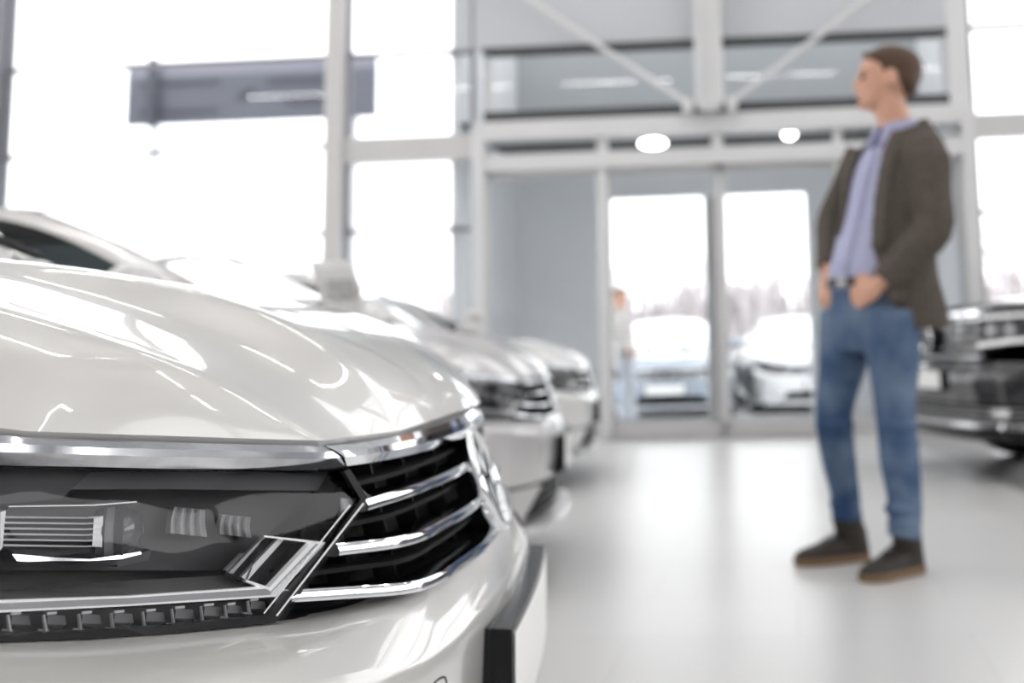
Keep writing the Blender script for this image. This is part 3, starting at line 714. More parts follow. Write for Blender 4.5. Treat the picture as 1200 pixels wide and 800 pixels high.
def wheel(r, x, y, s, R=WR, par_name='wheel'):
    sg = -1 if s > 0 else 1     # outer face direction
    c = V((x, y, R)); t = MB(); rows = []
    prof = [(-.10, .70), (-.105, .90), (-.09, .985), (-.05, 1.0), (.05, 1.0), (.09, .985), (.105, .90), (.10, .70)]
    for k in range(49):
        a = 2*PI*k/48; rows.append([c+V((math.cos(a)*q*R, w_, math.sin(a)*q*R)) for w_, q in prof])
    w_ob = t.grid(rows).build(par_name, M['rubber'], r)
    q = MB(); rows = []
    for k in range(41):
        a = 2*PI*k/40; rows.append([c+V((math.cos(a)*f_*R, sg*d_, math.sin(a)*f_*R)) for f_, d_ in ((.71, .10), (.69, .085), (.64, .06), (.62, -.08))])
    q.grid(rows)
    for k in range(10):
        a = 2*PI*k/10; d_ = V((math.cos(a), 0, math.sin(a))); n_ = V((-math.sin(a), 0, math.cos(a)))
        q.box(c+d_*(R*.38)+V((0, sg*.075, 0)), d_*(R*.27), n_*.018, V((0, .012, 0)))
    q.tube([c+V((0, sg*.02, 0)), c+V((0, sg*.092, 0))], [R*.2, R*.17], 20); q.build('rim', M['rim'], w_ob)
    MB().tube([c+V((0, -sg*.02, 0)), c+V((0, sg*.0, 0))], R*.45, 24).build('brake_disc', M['satin'], w_ob)
    return w_ob

# headlight plane: normal HN, runs along HT_ from the inner tip outwards
HN = V((.791, -.611, 0)); HTN = V((-.611, -.791, 0))
CARO = V((-.238, 1.494, 0)); CEX = V((.9968, .08, 0)); CEY = V((-.08, .9968, 0))
def hl(px, py, w):
    """point inside the right headlight, w metres behind its lens plane"""
    o = CAMC-CARO; oc = V((o.dot(CEX), o.dot(CEY), o.z)); rd = ray(px, py); rc = V((rd.dot(CEX), rd.dot(CEY), rd.z))
    hn = HN+V((0, 0, .16)); t = (.18+.16*.66-w-hn.dot(oc))/hn.dot(rc); return oc+rc*t
def headlight(r, fin):
    # housing: deep dark tub
    out = [(-150, 548), (100, 549), (300, 551), (385, 551), (408, 549), (429, 583), (325, 727), (200, 741), (100, 747), (-150, 757)]
    front = [hl(x, y, .006) for x, y in out]; back = [hl(x, y, .10) for x, y in out]
    q = MB(); q.grid([front+[front[0]], back+[back[0]]]); q.poly(back)
    hb = fin(q, 'headlight', 'dark_grey', r, smooth=False)
    # clear lens
    nL = 40; q = MB(); rows = []
    tp = upto(CH1, -.447, -.832, nL); bt = upto(CG2, -.527, -.845, nL); tip = V((-.109, -.428, .627))
    for i in range(nL):
        a, b_ = tp[i], bt[i]; s_ = i/(nL-1); col = []
        for k in range(13):
            t = k/12
            if i == 0: pass
            e = a.lerp(b_, t)
            # right end follows the pointed tip
            j = a.lerp(tip, t/.26) if t < .26 else tip.lerp(b_, (t-.26)/.74)
            wgt = max(0, 1-s_/.16)
            p = e.lerp(j, wgt if i else 1.0); p += (HN+V((0, 0, .2)))*(.010*math.sin(PI*t)*min(1, s_*5)); col.append(p)
        rows.append(col)
    q.grid(rows); fin(q, 'lens', 'lens', hb, angle=60)
    # black border behind the lens edge
    def strip(pts, wd, w, nm, mt, thick=.006):
        P = [hl(x, y, w) for x, y in pts]; Q = [hl(x, y, w) for x, y in wd]; q = MB()
        q.grid([P, Q]); q.grid([Q, [p-HN*thick for p in Q]]); q.grid([P, [p-HN*thick for p in P]]); return fin(q, nm, mt, hb, smooth=False)
    strip([(-150, 757), (0, 752), (100, 748), (200, 742), (323, 729), (392, 636), (431, 583), (410, 549)], [(-150, 748), (0, 743), (100, 739), (200, 732), (316, 720), (384, 640), (423, 585), (403, 552)], .004, 'lens_border', 'gloss_black')
    strip([(310, 719), (411, 592)], [(309, 718), (410, 591)], .002, 'border_edge', 'fin', .0005)
    strip([(427, 590), (325, 722)], [(425.5, 589), (323.5, 721)], .002, 'border_edge', 'fin', .0005)
    # inner brow panel: upper dark band and large satin plate
    strip([(-150, 552), (200, 553), (385, 553)], [(-150, 574), (200, 573), (372, 575)], .03, 'brow', 'mid_grey', .02)
    strip([(-150, 574), (200, 573), (372, 575), (398, 560)], [(-150, 668), (190, 668), (265, 668), (330, 612)], .070, 'inner_mask', 'dark_grey', .01)
    strip([(-150, 548), (0, 548), (110, 549)], [(-150, 592), (0, 591), (72, 584)], .026, 'brow', 'dark_grey', .02)
    # floor tray of satin grey
    q = MB(); q.grid([[hl(x, y, .075) for x, y in ((-150, 700), (0, 691), (130, 681), (262, 674))], [hl(x, y, .02) for x, y in ((-150, 712), (0, 704), (150, 699), (306, 690))]]); fin(q, 'tray', 'satin', hb, smooth=False)
    # daytime light guide: long bar then turned up at the inner end
    lo = [(-150, 712), (0, 704), (150, 699), (310, 689), (352, 640), (382, 637)]
    def bar(A, B, w, nm, mt, d=.006): strip(A, B, w, nm, mt, d)
    bar([(-150, 711), (0, 703), (150, 698), (312, 687)], [(-150, 714), (0, 706.5), (150, 700.5), (314, 689.5)], .016, 'light_guide_edge', 'guide_glow')
    bar([(-150, 714), (0, 706.5), (150, 700.5), (314, 689.5)], [(-150, 722), (0, 715), (150, 708), (321, 697)], .017, 'light_guide', 'guide')
    bar([(-150, 722), (0, 715), (150, 708), (321, 697)], [(-150, 724), (0, 717.5), (150, 710), (323, 699)], .014, 'light_guide_edge', 'guide_glow')
    bar([(314, 689.5), (366, 634)], [(317, 693), (371, 636)], .016, 'light_guide_edge', 'guide_glow')
    bar([(317, 693), (371, 636)], [(320, 697), (377, 638)], .018, 'light_guide', 'guide')
    bar([(320, 697), (377, 638)], [(323, 699), (381, 637)], .013, 'light_guide_edge', 'guide_glow')
    bar([(309, 627), (381, 635)], [(310, 629), (381, 638)], .014, 'light_guide_edge', 'guide_glow')
    for k in range(9):      # fine ribs in the turned-up guide
        f = .08+.1*k; a = (319+f*55, 694-f*57); bar([a, (a[0]+4, a[1]+2)], [(a[0]+2, a[1]-2.2), (a[0]+6, a[1]-.2)], .0165, 'guide_rib', 'mid_grey', .002)
    # clear box beside the turned-up guide
    q = MB(); P = [hl(*p, .02) for p in ((309, 628), (366, 634), (316, 690), (290, 679))]; Q = [hl(*p, .055) for p in ((300, 632), (345, 637), (300, 684), (262, 674))]
    q.grid([P+[P[0]], Q+[Q[0]]]); q.poly(Q); fin(q, 'cornering_box', 'mid_grey', hb, smooth=False)
    bar([(326, 631), (283, 676)], [(333, 632), (290, 680)], .022, 'box_prism', 'reflector', .004)
    bar([(308, 629), (268, 671)], [(311, 629), (273, 672)], .021, 'box_prism', 'guide', .004)
    bar([(292, 646), (268, 670)], [(284, 648), (264, 668)], .05, 'box_prism', 'reflector', .004)
    bar([(289, 679), (316, 688)], [(288, 681), (315, 691)], .015, 'light_guide_edge', 'guide_glow')
    # row of indicator cells
    for x, y in ((-40, 733), (10, 729), (52, 729), (93, 728), (131, 727), (168, 725.5), (202, 722), (236, 719), (264, 716), (291, 711)):
        k = 1 if x < 240 else .8
        A = hl(x-1.2*k, y-9*k, .02); B = hl(x+1.2*k, y+10*k, .02); q = MB()
        q.tube([A, B], [.0012, .0016], 6); q.tube([hl(x-8*k, y+9*k, .02), hl(x+5*k, y+10*k, .02)], .0009, 6)
        fin(q, 'indicator_cell', 'guide', hb)
        q = MB(); q.grid([[hl(x+4*k, y-9*k, .022), hl(x+24*k, y-8*k, .03)], [hl(x+3*k, y+2*k, .018), hl(x+26*k, y+3*k, .03)], [hl(x+2*k, y+4*k, .03), hl(x+20*k, y+7*k, .04)]]); fin(q, 'indicator_cell', 'satin', hb)
        q = MB(); q.tube([hl(x+3*k, y-10*k, .02), hl(x+14*k, y-11*k, .02)], .0011, 6); fin(q, 'indicator_cell', 'fin', hb)
    strip([(-150, 728), (0, 719), (150, 712), (306, 702)], [(-150, 748), (0, 742), (150, 736), (312, 718)], .045, 'indicator_trough', 'mid_grey', .004)
    # projector module
    q = MB(); P = [(2, 603), (12, 593), (118, 590), (158, 587), (170, 590), (120, 600), (116, 600), (116, 645), (60, 652), (20, 648), (2, 640)]
    q.prism([hl(x, y, .034) for x, y in P], -HN*.03); pm = fin(q, 'projector_body', 'dark_grey', hb, smooth=False)
    strip([(10, 592.5), (110, 591), (160, 587)], [(10, 594), (110, 592.5), (161, 588.5)], .03, 'projector_edge', 'reflector', .02)
    strip([(14, 649), (30, 650), (64, 653), (105, 655), (140, 650), (165, 646)], [(20, 657), (32, 658), (64, 657), (106, 657), (142, 655), (166, 649)], .028, 'projector_trim', 'chrome', .006)
    strip([(135, 656), (178, 644)], [(138, 664), (174, 656)], .034, 'projector_foot', 'mid_grey', .01)
    for k in range(6):
        y = 605.5+k*6.6; q = MB(); q.grid([[hl(4, y-1.2, .026), hl(100, y+.2+k*.1, .026), hl(118, y-.8, .026)], [hl(4, y+1.3, .024), hl(100, y+1.9+k*.1, .024), hl(118, y+1.2, .024)], [hl(4, y+1.6, .036), hl(100, y+2.4, .036), hl(118, y+1.4, .036)]]); fin(q, 'cooling_fin', 'fin', hb, smooth=False)
    strip([(110, 606), (121, 604.5)], [(108, 640), (119.5, 641)], .0245, 'fin_frame', 'fin', .008)
    strip([(0, 600), (7, 598)], [(0, 645), (3, 641)], .0245, 'fin_frame', 'fin', .008)
    q = MB(); c = hl(143, 622, .034); R_ = (hl(150, 600, .036)-hl(150, 645, .036)).length*.64
    dirv = (HN*.55+HTN*-.8).normalized(); up = V((0, 0, 1)); sd = up.cross(dirv).normalized()
    rows = []
    for k in range(12):
        th = PI*.5*k/11; rows.append([c+dirv*(R_*.85*math.cos(PI*.5-th) if False else R_*.85*math.sin(PI*.5-th))+(up*math.cos(2*PI*j/28)+sd*math.sin(2*PI*j/28))*(R_*math.cos(PI*.5-th)) for j in range(28)])
    q.grid(rows, closed=True); fin(q, 'projector_lens', 'ball', hb)
    for k_, (a, w_, mt) in enumerate(((1.06, .0, 'mid_grey'), (1.03, -.006, 'satin'), (1.08, -.012, 'mid_grey'))):
        q = MB(); q.tube([c+dirv*(w_-.004), c+dirv*(w_+.002)], [R_*a, R_*a], 30); fin(q, 'projector_ring', mt, hb)
    # twin fluted reflectors
    for (x0, x1, y0, y1, sl) in ((197, 238, 593, 628, 8), (255, 292, 602, 629, 5)):
        q = MB(); rt_, rb_ = [], []
        for k in range(33):
            f = k/32; w_ = .060+.0045*math.cos(f*PI*8); rt_.append(hl(x0+(x1-x0)*f+sl*.3, y0+f*4, w_)); rb_.append(hl(x0-sl*.4+(x1-x0+sl)*f, y1-4+f*5, w_-.004))
        q.grid([rt_, [a.lerp(b_, .5)-HN*.002 for a, b_ in zip(rt_, rb_)], rb_]); fin(q, 'reflector_bowl', 'reflector', hb, angle=60)

sed = sedan('sedan_car')
sed.location = CARO; sed.rotation_euler = (0, 0, math.atan2(.08, .9968))
tag(sed, 'pearl white saloon car whose headlight and grille fill the left foreground', 'car', 'saloon cars lined up on the left')
def place_car(px, py, Y, swap, label, dx=0):
    p = atY(px, py, Y); c = copy_tree(sed, None, swap); yw = math.atan2(.08, .9968)
    near = V((-.012, -.268, 0)); near.rotate(Euler((0, 0, yw)))
    c.location = (p.x-near.x+dx, p.y-near.y, 0); c.rotation_euler = (0, 0, yw); c['label'] = label; return c
car2 = place_car(657, 517, 4.1, {M['pearl']: M['silver']}, 'silver saloon car standing second in the row just behind the foreground hood')
car3 = place_car(700, 465, 7.05, {M['pearl']: M['white']}, 'white saloon car standing farthest in the row near the left glass panel')

# ------------------------------------------------------------------ black off-roader facing the aisle
def suv():
    r = empty('suv_car'); body = M['black_paint']
    fx = [(0, .0), (.35, -.015), (.6, -.06), (.78, -.14), (.90, -.30), (.95, -.48)]   # y -> x plan of the nose
    def nx(y, k=1): return interp(fx, abs(y))*k
    ys = [.95*k/24 for k in range(25)]
    def rowz(z, dx, ymax=.95): return [V((nx(y*ymax/.95)+dx, -y*ymax/.95, z)) for y in ys]
    # hood
    rows = [rowz(1.00, -.06, .86), rowz(1.045, -.10, .86)]
    for t in (.25, .5, .75, 1):
        rows.append([V((nx(y*.86/.95)*(1-t)-.12-1.05*t, -y*(.86/.95), 1.065+.10*t-.05*(y/.95)**2)) for y in ys])
    MB().grid(rows).mirror().build('hood', body, r, angle=60)
    # bumper
    rows = [rowz(.70, .0), rowz(.66, .03), rowz(.58, .035), rowz(.46, .02)]
    MB().grid(rows).mirror().build('front_bumper', body, r, angle=40)
    rows = [rowz(.46, .0), rowz(.44, -.02), rowz(.34, -.02), rowz(.33, .0)]; MB().grid(rows).mirror().build('lower_intake', M['matte_black'], r)
    rows = [rowz(.335, .0), rowz(.33, .035), rowz(.27, .03), rowz(.24, -.02), rowz(.23, -.2)]; MB().grid(rows).mirror().build('skid_panel', M['gloss_black'], r, angle=40)
    MB().sweep([V((nx(y)+.03, -y, .335)) for y in ys], [(-.01, -.018), (.012, -.014), (.012, .014), (-.01, .018)], side=(1, 0, 0)).mirror().build('lower_chrome', M['chrome'], r)
    for z in (.37, .40, .43): MB().sweep([V((nx(y)-.005, -y, z)) for y in ys if y < .85], [(-.005, -.005), (.005, -.005), (.005, .005), (-.005, .005)], side=(1, 0, 0)).mirror().build('intake_slat', M['satin'], r)
    for s in (1, -1):
        q = MB(); q.box((nx(.74)+.03, -.74*s, .41), (.03, .015*s, 0), (-.02, .09*s, 0), (0, 0, .028)); q.build('fog_light', M['reflector'], r, bevel=.01)
    # grille
    g = MB(); yg = [y for y in ys if y <= .56]
    g.grid([[V((nx(y)-.06, -y, 1.0)) for y in yg], [V((nx(y)-.05, -y, .70)) for y in yg]]); gr = g.mirror().build('grille', M['matte_black'], r)
    for k, z in enumerate((.735, .79, .845, .90, .955)):
        MB().sweep([V((nx(y)-.02-.2*(z-.7)*.3, -y, z)) for y in yg], [(-.02, -.012), (.008, -.010), (.010, .010), (-.02, .012)], side=(1, 0, 0)).mirror().build('chrome_slat', M['chrome'], gr)
    MB().sweep([V((nx(y)-.035, -y, .995)) for y in yg], [(-.03, -.016), (.012, -.014), (.010, .014), (-.03, .016)], side=(1, 0, 0)).mirror().build('chrome_slat', M['chrome'], gr)
    e = MB(); e.tube([(-.03, 0, .845), (.02, 0, .845)], [.085, .08], 32); em = e.build('emblem', M['gloss_black'], gr)
    rows = [[V((.022+.008*b, math.cos(2*PI*k/36)*(.082+.008*a), .845+math.sin(2*PI*k/36)*(.082+.008*a))) for a, b in ((-1, 0), (0, 1), (1, 0), (0, -1))] for k in range(37)]
    MB().grid(rows, closed=True).build('emblem_ring', M['chrome'], em)
    # plate
    q = MB(); q.bx(.03, .05, -.27, .27, .53, .66); ph = q.build('plate_holder', M['gloss_black'], r, bevel=.003)
    MB().bx(.05, .053, -.26, .26, .54, .65).build('number_plate', M['plate'], ph, smooth=False)
    for s in (1, -1):
        yl = [.57+.37*k/12 for k in range(13)]
        q = MB(); q.grid([[V((nx(y)-.045, -y, .985+.02*(y-.57))) for y in yl], [V((nx(y)-.07, -y, .9)) for y in yl], [V((nx(y)-.02, -y, .785+.10*(y-.57))) for y in yl]])
        if s < 0: q.mirror(False)
        hb = q.build('headlight', M['mid_grey'], r)
        q = MB(); q.grid([[V((nx(y)-.035, -y, .995+.02*(y-.57))) for y in yl], [V((nx(y)+.006, -y, .89)) for y in yl], [V((nx(y)-.005, -y, .775+.10*(y-.57))) for y in yl]])
        if s < 0: q.mirror(False)
        q.build('lens', M['lens'], hb)
        for yy in (.64, .76):
            q = MB(); q.ball((nx(yy)-.04, -yy, .885), (.03, .045, .045))
            if s < 0: q.mirror(False)
            q.build('projector_lens', M['reflector'], hb)
        q = MB(); q.sweep([V((nx(y)-.03, -y, .965+.02*(y-.57))) for y in yl], [(-.01, -.010), (.01, -.010), (.01, .010), (-.01, .010)])
        if s < 0: q.mirror(False)
        q.build('light_guide', M['guide_glow'], hb)
        q = MB(); q.sweep([V((nx(y)-.01, -y, .80+.10*(y-.57))) for y in yl], [(-.01, -.012), (.01, -.012), (.01, .012), (-.01, .012)])
        if s < 0: q.mirror(False)
        q.build('light_guide', M['guide_glow'], hb)
    # sides
    hw = [(-4.7, .84), (-4.2, .92), (-2, .955), (-.48, .95)]
    zm = [(.3, .95), (.5, 1), (.75, 1), (.95, .97), (1.2, .91)]
    axs = (-.95, -3.75); R = .38
    def tz(x): return interp([(-4.7, 1.20), (-1.2, 1.12), (-.48, 1.0)], x)
    def bz(x):
        for a in axs:
            if abs(x-a) < .43: return R+math.sqrt(.43**2-(x-a)**2)
        return .30
    ar = [math.cos(PI*k/20)*.43 for k in range(21)]
    for x0, x1, nm in ((-1.40, -.50, 'fender'), (-2.45, -1.408, 'front_door'), (-3.28, -2.458, 'rear_door'), (-4.6, -3.288, 'rear_quarter')):
        xs = sorted([x0+(x1-x0)*k/10 for k in range(11)]+[a+d_ for a in axs for d_ in ar if x0 < a+d_ < x1])
        rows = [[V((x, -interp(hw, x)*interp(zm, tz(x)+(bz(x)-tz(x))*f_), tz(x)+(bz(x)-tz(x))*f_)) for x in xs] for f_ in (0, .1, .25, .45, .7, .9, 1)]
        for s in (1, -1):
            q = MB(); q.grid(rows)
            if s < 0: q.mirror(False)
            q.build(nm, body, r, angle=50, weld=False)
    rt = crv([(-1.15, -.82, 1.14), (-1.65, -.72, 1.48), (-2.0, -.66, 1.65), (-2.8, -.65, 1.70), (-3.7, -.66, 1.67), (-4.25, -.70, 1.55), (-4.62, -.78, 1.2)], 40)
    for s in (1, -1):
        inn = [p+V((-.05, -.035, -.06)) for p in rt]
        q = MB(); q.grid([[V((p.x+.06, p.y*.93, p.z+.01)) for p in rt[:14]], rt[:14]]); q.grid([rt, inn])
        if s < 0: q.mirror(False)
        q.build('pillar_rail', body, r)
        bl = [V((p.x, -interp(hw, p.x)*.915, tz(p.x))) for p in inn[2:38]]
        q = MB(); q.grid([inn[2:38], bl])
        if s < 0: q.mirror(False)
        q.build('side_window', M['car_glass'], r)
        q = MB(); q.ball((-1.42, -1.03, 1.18), (.08, .12, .10), 16, 10); q.tube([(-1.42, -.88, 1.12), (-1.42, -.96, 1.14)], .03, 8)
        if s < 0: q.mirror(False)
        q.build('wing_mirror', body, r)
    def across(P, lift): return [[V((p.x+.10*(1-(1-t)**2)*lift[0], p.y*(1-t), p.z+lift[1]*(1-(1-t)**2))) for p in P] for t in [k/8 for k in range(9)]]
    MB().grid(across(rt[13:33], (0, .04))).mirror().build('roof', body, r)
    MB().grid(across([V((p.x+.06, p.y*.93, p.z+.01)) for p in rt[:14]], (1, .01))).mirror().build('windscreen', M['screen_glass'], r)
    MB().grid(across(rt[32:], (-1, .03))).mirror().build('rear_window', M['car_glass'], r)
    q = MB(); q.grid([[V((x+.2*(k/8)**3, -.85*k/8, z)) for k in range(9)] for x, z in ((-4.62, 1.2), (-4.72, 1.1), (-4.75, .8), (-4.82, .6), (-4.75, .35))]); q.mirror().build('tailgate', body, r)
    MB().bx(-4.5, -.45, -.66, .66, .24, .42).build('underbody', M['matte_black'], r, smooth=False)
    for a in axs:
        for s in (1, -1): wheel(r, a, -.83*s, s, R)
    for y in (-.4, .4): MB().tube(crv([(-2.0, y, .75), (-2.35, y, .74), (-2.52, y, .9), (-2.62, y, 1.35)], 12), [(.09, .24)]*10+[(.07, .2), (.05, .13)], 12, ref=(0, 0, 1)).build('seat', M['interior'], r)
    for s in (1, -1):
        for a in axs:
            rows = [[V((a+math.cos(PI*k/16)*.45, yy, R+math.sin(PI*k/16)*.45)) for k in range(17)] for yy in (-.90, -.62)]; q = MB(); q.grid(rows); q.poly(rows[1])
            if s < 0: q.mirror(False)
            q.build('wheel_arch_liner', M['matte_black'], r)
    return r
sv = suv(); p = atY(1092, 455, 6.9); sv.location = (p.x, p.y, 0); sv.rotation_euler = (0, 0, PI+.18); sv.scale = (1, 1, .93)
tag(sv, 'black off-road car with chrome grille bars at the right edge behind the man', 'car')

# parked cars outside, hazy through the door
oc = copy_tree(sed, None, {M['pearl']: M['grey_paint']}); q = W(-.98, 4.35, -.12); oc.location = q; oc.rotation_euler = (0, 0, -PI/2)
oc['label'] = 'hazy grey-blue parked car outside behind the left sliding door'; oc['group'] = 'parked cars outside the glass doors'
o2 = copy_tree(sed, None, {M['pearl']: M['white']}); q = W(1.05, 5.0, -.12); o2.location = q; o2.rotation_euler = (0, 0, -PI/2+.06)
o2['label'] = 'hazy white parked car outside behind the right sliding door'; o2['group'] = 'parked cars outside the glass doors'

# ------------------------------------------------------------------ placards on the hoods
def placard(base, h, label, bend):
    r = empty('price_placard', base); rows = []
    for k in range(9):
        t = k/8; rows.append([V((-.068+.136*j/6-.05*t*t*bend, .03*math.sin(PI*j/6)*(1-t), h*t)) for j in range(7)])
    sh = MB().grid(rows).build('placard_sheet', M['paper'], r, solid=.002)
    MB().grid([[V((p.x*.62, p.y-.004, p.z)) for p in rw] for rw in rows[4:7]]).build('placard_print', M['paper_ink'], sh)
    MB().bx(-.075, .075, -.05, .05, -.008, .004).build('placard_foot', M['frame_light'], r, bevel=.002)
    return tag(r, label, 'placard', 'price placards on the parked cars')

# ------------------------------------------------------------------ people
def man():
    D0 = 4.0
    def P(px, py, dy=0.): return atY(px, py, D0+dy)
    base = P(1040, 668, 0); base.z = 0
    r = empty('person', base)
    def bl(q, nm, mt, par=r, **k): q.shift(base if par is r else base); return q.build(nm, M[mt], par, **k)
    f = V((-.80, -.60, 0)); sd = V((.60, -.80, 0)); up = V((0, 0, 1))     # torso front and his left
    # joints
    neck = P(1049, 146, .0); 
    ls, rs = P(1086, 182, -.15), P(1016, 182, .15); le, re = P(1094, 268, -.20), P(978, 258, .24); lw, rw = P(1031, 333, -.18), P(971, 318, .10)
    lh, rh = P(1046, 385, -.085), P(994, 385, .085); lk, rk = P(1050, 492, -.11), P(977, 490, .08); la, ra = P(1061, 612, -.155), P(992, 606, .13)
    # ---- body: one continuous surface
    b = MB()
    b.tube(crv([P(1026, 390), P(1030, 330), P(1040, 260), P(1048, 205), P(1050, 172)], 14), [(.13, .10)]*3+[(.125, .095)]*3+[(.14, .10)]*4+[(.13, .09), (.11, .08), (.09, .07), (.06, .06)], 20, ref=sd)
    b.tube(crv([P(1052, 178), neck, P(1040, 118)], 8), [.068, .066, .063, .060, .060, .060, .060, .06], 16)
    for a, m_, c in ((ls, le, lw), (rs, re, rw)): b.tube(crv([a, a.lerp(m_, .5), m_, m_.lerp(c, .5), c], 14), [.058, .056, .054, .051, .048, .045, .043, .043, .042, .04, .036, .033, .030, .028], 12)
    for a, m_, c in ((lh, lk, la), (rh, rk, ra)): b.tube(crv([a+up*.05, a.lerp(m_, .5), m_, m_.lerp(c, .35), c], 14), [.085, .083, .08, .074, .066, .06, .056, .052, .054, .052, .047, .042, .038, .036], 12)
    # head in profile, looking to his front-left across the hall
    hf = V((-.995, .10, 0)).normalized(); hs = V((-.10, -.995, 0)).normalized()
    tilt = Matrix.Rotation(-.04, 3, hs)
    hc = P(1040, 129, .0); S = 1.0
    def H(x, y, z): return hc+(tilt @ (hf*x+hs*y+up*z))*S
    ring = [(-.004, .062, .010, .022), (.008, .086, -.018, .038), (.022, .096, -.038, .050), (.040, .096, -.058, .059), (.052, .099, -.070, .062), (.066, .101, -.082, .066), (.080, .098, -.092, .069), (.098, .092, -.101, .072), (.114, .090, -.108, .074), (.130, .098, -.112, .076), (.148, .099, -.113, .078), (.168, .093, -.110, .077), (.188, .078, -.100, .070), (.205, .052, -.080, .056), (.217, .016, -.05, .034), (.222, -.012, -.025, .010)]
    rows = []
    for z, xf, xb, w_ in ring:
        cx, a = (xf+xb)/2, (xf-xb)/2; row = []
        for k in range(28):
            th = 2*PI*k/28; c_, s_ = math.cos(th), math.sin(th); e = .80
            row.append(H(cx+a*math.copysign(abs(c_)**e, c_), w_*math.copysign(abs(s_)**.95, s_), z))
        rows.append(row)
    o = len(b.v); b.grid(rows, closed=True); b.f.append(tuple(range(o, o+28))[::-1]); e_ = o+(len(rows)-1)*28; b.f.append(tuple(range(e_, e_+28)))
    b.tube([H(.088, 0, .130), H(.100, 0, .112), H(.111, 0, .092), H(.100, 0, .078)], [.010, .0125, .016, .012], 12)
    for s in (-1, 1):
        b.ball(H(.106, s*.011, .083), .010, 10, 8)
        b.ball(H(-.012, s*.080, .100), (.023, .013, .034), 14, 10, (tilt @ (hf*.97+up*.2), hs, tilt @ up))
        b.ball(H(.094, s*.028, .133), (.012, .024, .008), 10, 8, (hf, hs, up))
        b.ball(H(.070, s*.043, .092), (.022, .018, .018), 10, 8, (hf, hs, up))
    b.ball(H(.092, 0, .016), (.016, .022, .014), 10, 8, (hf, hs, up))
    for z in (.050, .060): b.ball(H(.1005, 0, z), (.011, .024, .0068), 12, 8, (hf, hs, up))
    # hands: palm, four fingers going into the pocket, thumb left outside
    def hand(wr, kn, into, side, thumb):
        d = (kn-wr).normalized(); n_ = side.normalized(); wdt = d.cross(n_).normalized()
        b.tube(crv([wr, wr.lerp(kn, .4), kn], 7), [(.020, .026), (.019, .034), (.018, .040), (.018, .042), (.018, .043), (.018, .042), (.014, .036)], 14, ref=n_)
        for k in range(4):
            L = (.075, .085, .080, .064)[k]; a = kn+wdt*(.031-.021*k)-d*.008
            b.tube(crv([a, a+d*L*.35+n_*.010, a+d*L*.62+into*L*.25, a+d*L*.75+into*L*.65], 8), [.0105, .0105, .010, .0095, .0095, .009, .0085, .007], 10)
        a = wr.lerp(kn, .35)+wdt*.030*thumb
        b.tube(crv([a, a+wdt*.022*thumb+d*.022, a+wdt*.026*thumb+d*.055, a+wdt*.022*thumb+d*.075+into*.012], 8), [.015, .014, .013, .012, .0115, .011, .010, .007], 10)
    hand(lw, P(1009, 346, -.115), V((.25, 1, -.6)).normalized(), V((-.3, -1, .2)), 1)
    hand(rw, P(972, 342, .055), V((.65, .1, -1)).normalized(), V((-.6, -.8, .2)), -1)
    body = bl(b, 'body', 'skin', r); remesh(body, .006, 3)
    # ---- hair, eyes, mouth
    hr = MB(); rows = []
    for z, xf, xb, w_ in [(.050, -.056, -.090, .052), (.070, -.046, -.104, .066), (.092, -.030, -.114, .0770), (.101, .014, -.118, .0775), (.112, .030, -.122, .0785), (.126, .036, -.125, .080), (.142, .040, -.127, .0825), (.158, .046, -.127, .0845), (.174, .066, -.122, .084), (.188, .080, -.119, .082), (.200, .078, -.108, .075), (.216, .062, -.088, .062), (.230, .034, -.060, .042), (.236, .0, -.03, .012)]:
        cx, a = (xf+xb)/2, (xf-xb)/2
        row = []
        for k in range(40):
            c_, s_ = math.cos(2*PI*k/40), math.sin(2*PI*k/40); e1, e2 = (.45, .35) if c_ > 0 and z < .19 else (.9, .95)
            row.append(H(cx+a*math.copysign(abs(c_)**e1, c_), w_*math.copysign(abs(s_)**e2, s_), z))
        rows.append(row)
    hr.grid(rows, closed=True); o = 0; hr.f.append(tuple(range(40))[::-1]); hr.f.append(tuple(range(len(hr.v)-40, len(hr.v))))
    hr.tube(crv([H(.062, -.05, .190), H(.078, -.02, .201), H(.078, .025, .201), H(.064, .05, .190)], 10), .010, 8)
    ho = bl(hr, 'hair', 'hair', r); remesh(ho, .007, 2)
    for s in (-1, 1):
        bl(MB().ball(H(.086, s*.031, .114), .011, 12, 8), 'eye', 'eye', r)
        bl(MB().tube(crv([H(.096, s*.014, .130), H(.097, s*.032, .136), H(.082, s*.052, .131)], 8), [.0035]*8, 6), 'eyebrow', 'hair', r)
    bl(MB().tube(crv([H(.100, -.022, .054), H(.1075, 0, .056), H(.100, .022, .054)], 8), [(.002, .004)]*8, 6), 'lips', 'lips', r)
    # ---- trousers
    t = MB()
    t.tube([P(1020, 412), P(1020, 385), P(1018, 352), P(1015, 330)], [(.150, .105), (.172, .118), (.168, .112), (.158, .105)], 24, ref=sd)
    t.tube(crv([lh+up*.06, lh.lerp(lk, .35), lk, lk.lerp(la, .4), la, P(1059, 630, -.16)], 18), [.098, .099, .097, .094, .090, .084, .078, .073, .069, .067, .068, .068, .066, .062, .058, .055, .054, .056], 18)
    t.tube(crv([rh+up*.06, rh.lerp(rk, .35), rk, rk.lerp(ra, .4), P(992, 598, .13), P(992, 609, .13)], 18), [.098, .098, .096, .092, .088, .082, .076, .071, .067, .065, .065, .064, .062, .059, .055, .053, .052, .054], 18)
    for i, (c_, rr) in enumerate(((P(1056, 596, -.16), .058), (P(1060, 612, -.16), .057), (P(990, 590, .13), .056), (P(993, 604, .13), .056), (P(1052, 500, -.12), .071), (P(978, 498, .07), .069), (P(1054, 520, -.12), .070))):
        t.tube([c_+up*.012, c_, c_-up*.012], [rr-.004, rr+.003, rr-.004], 16)
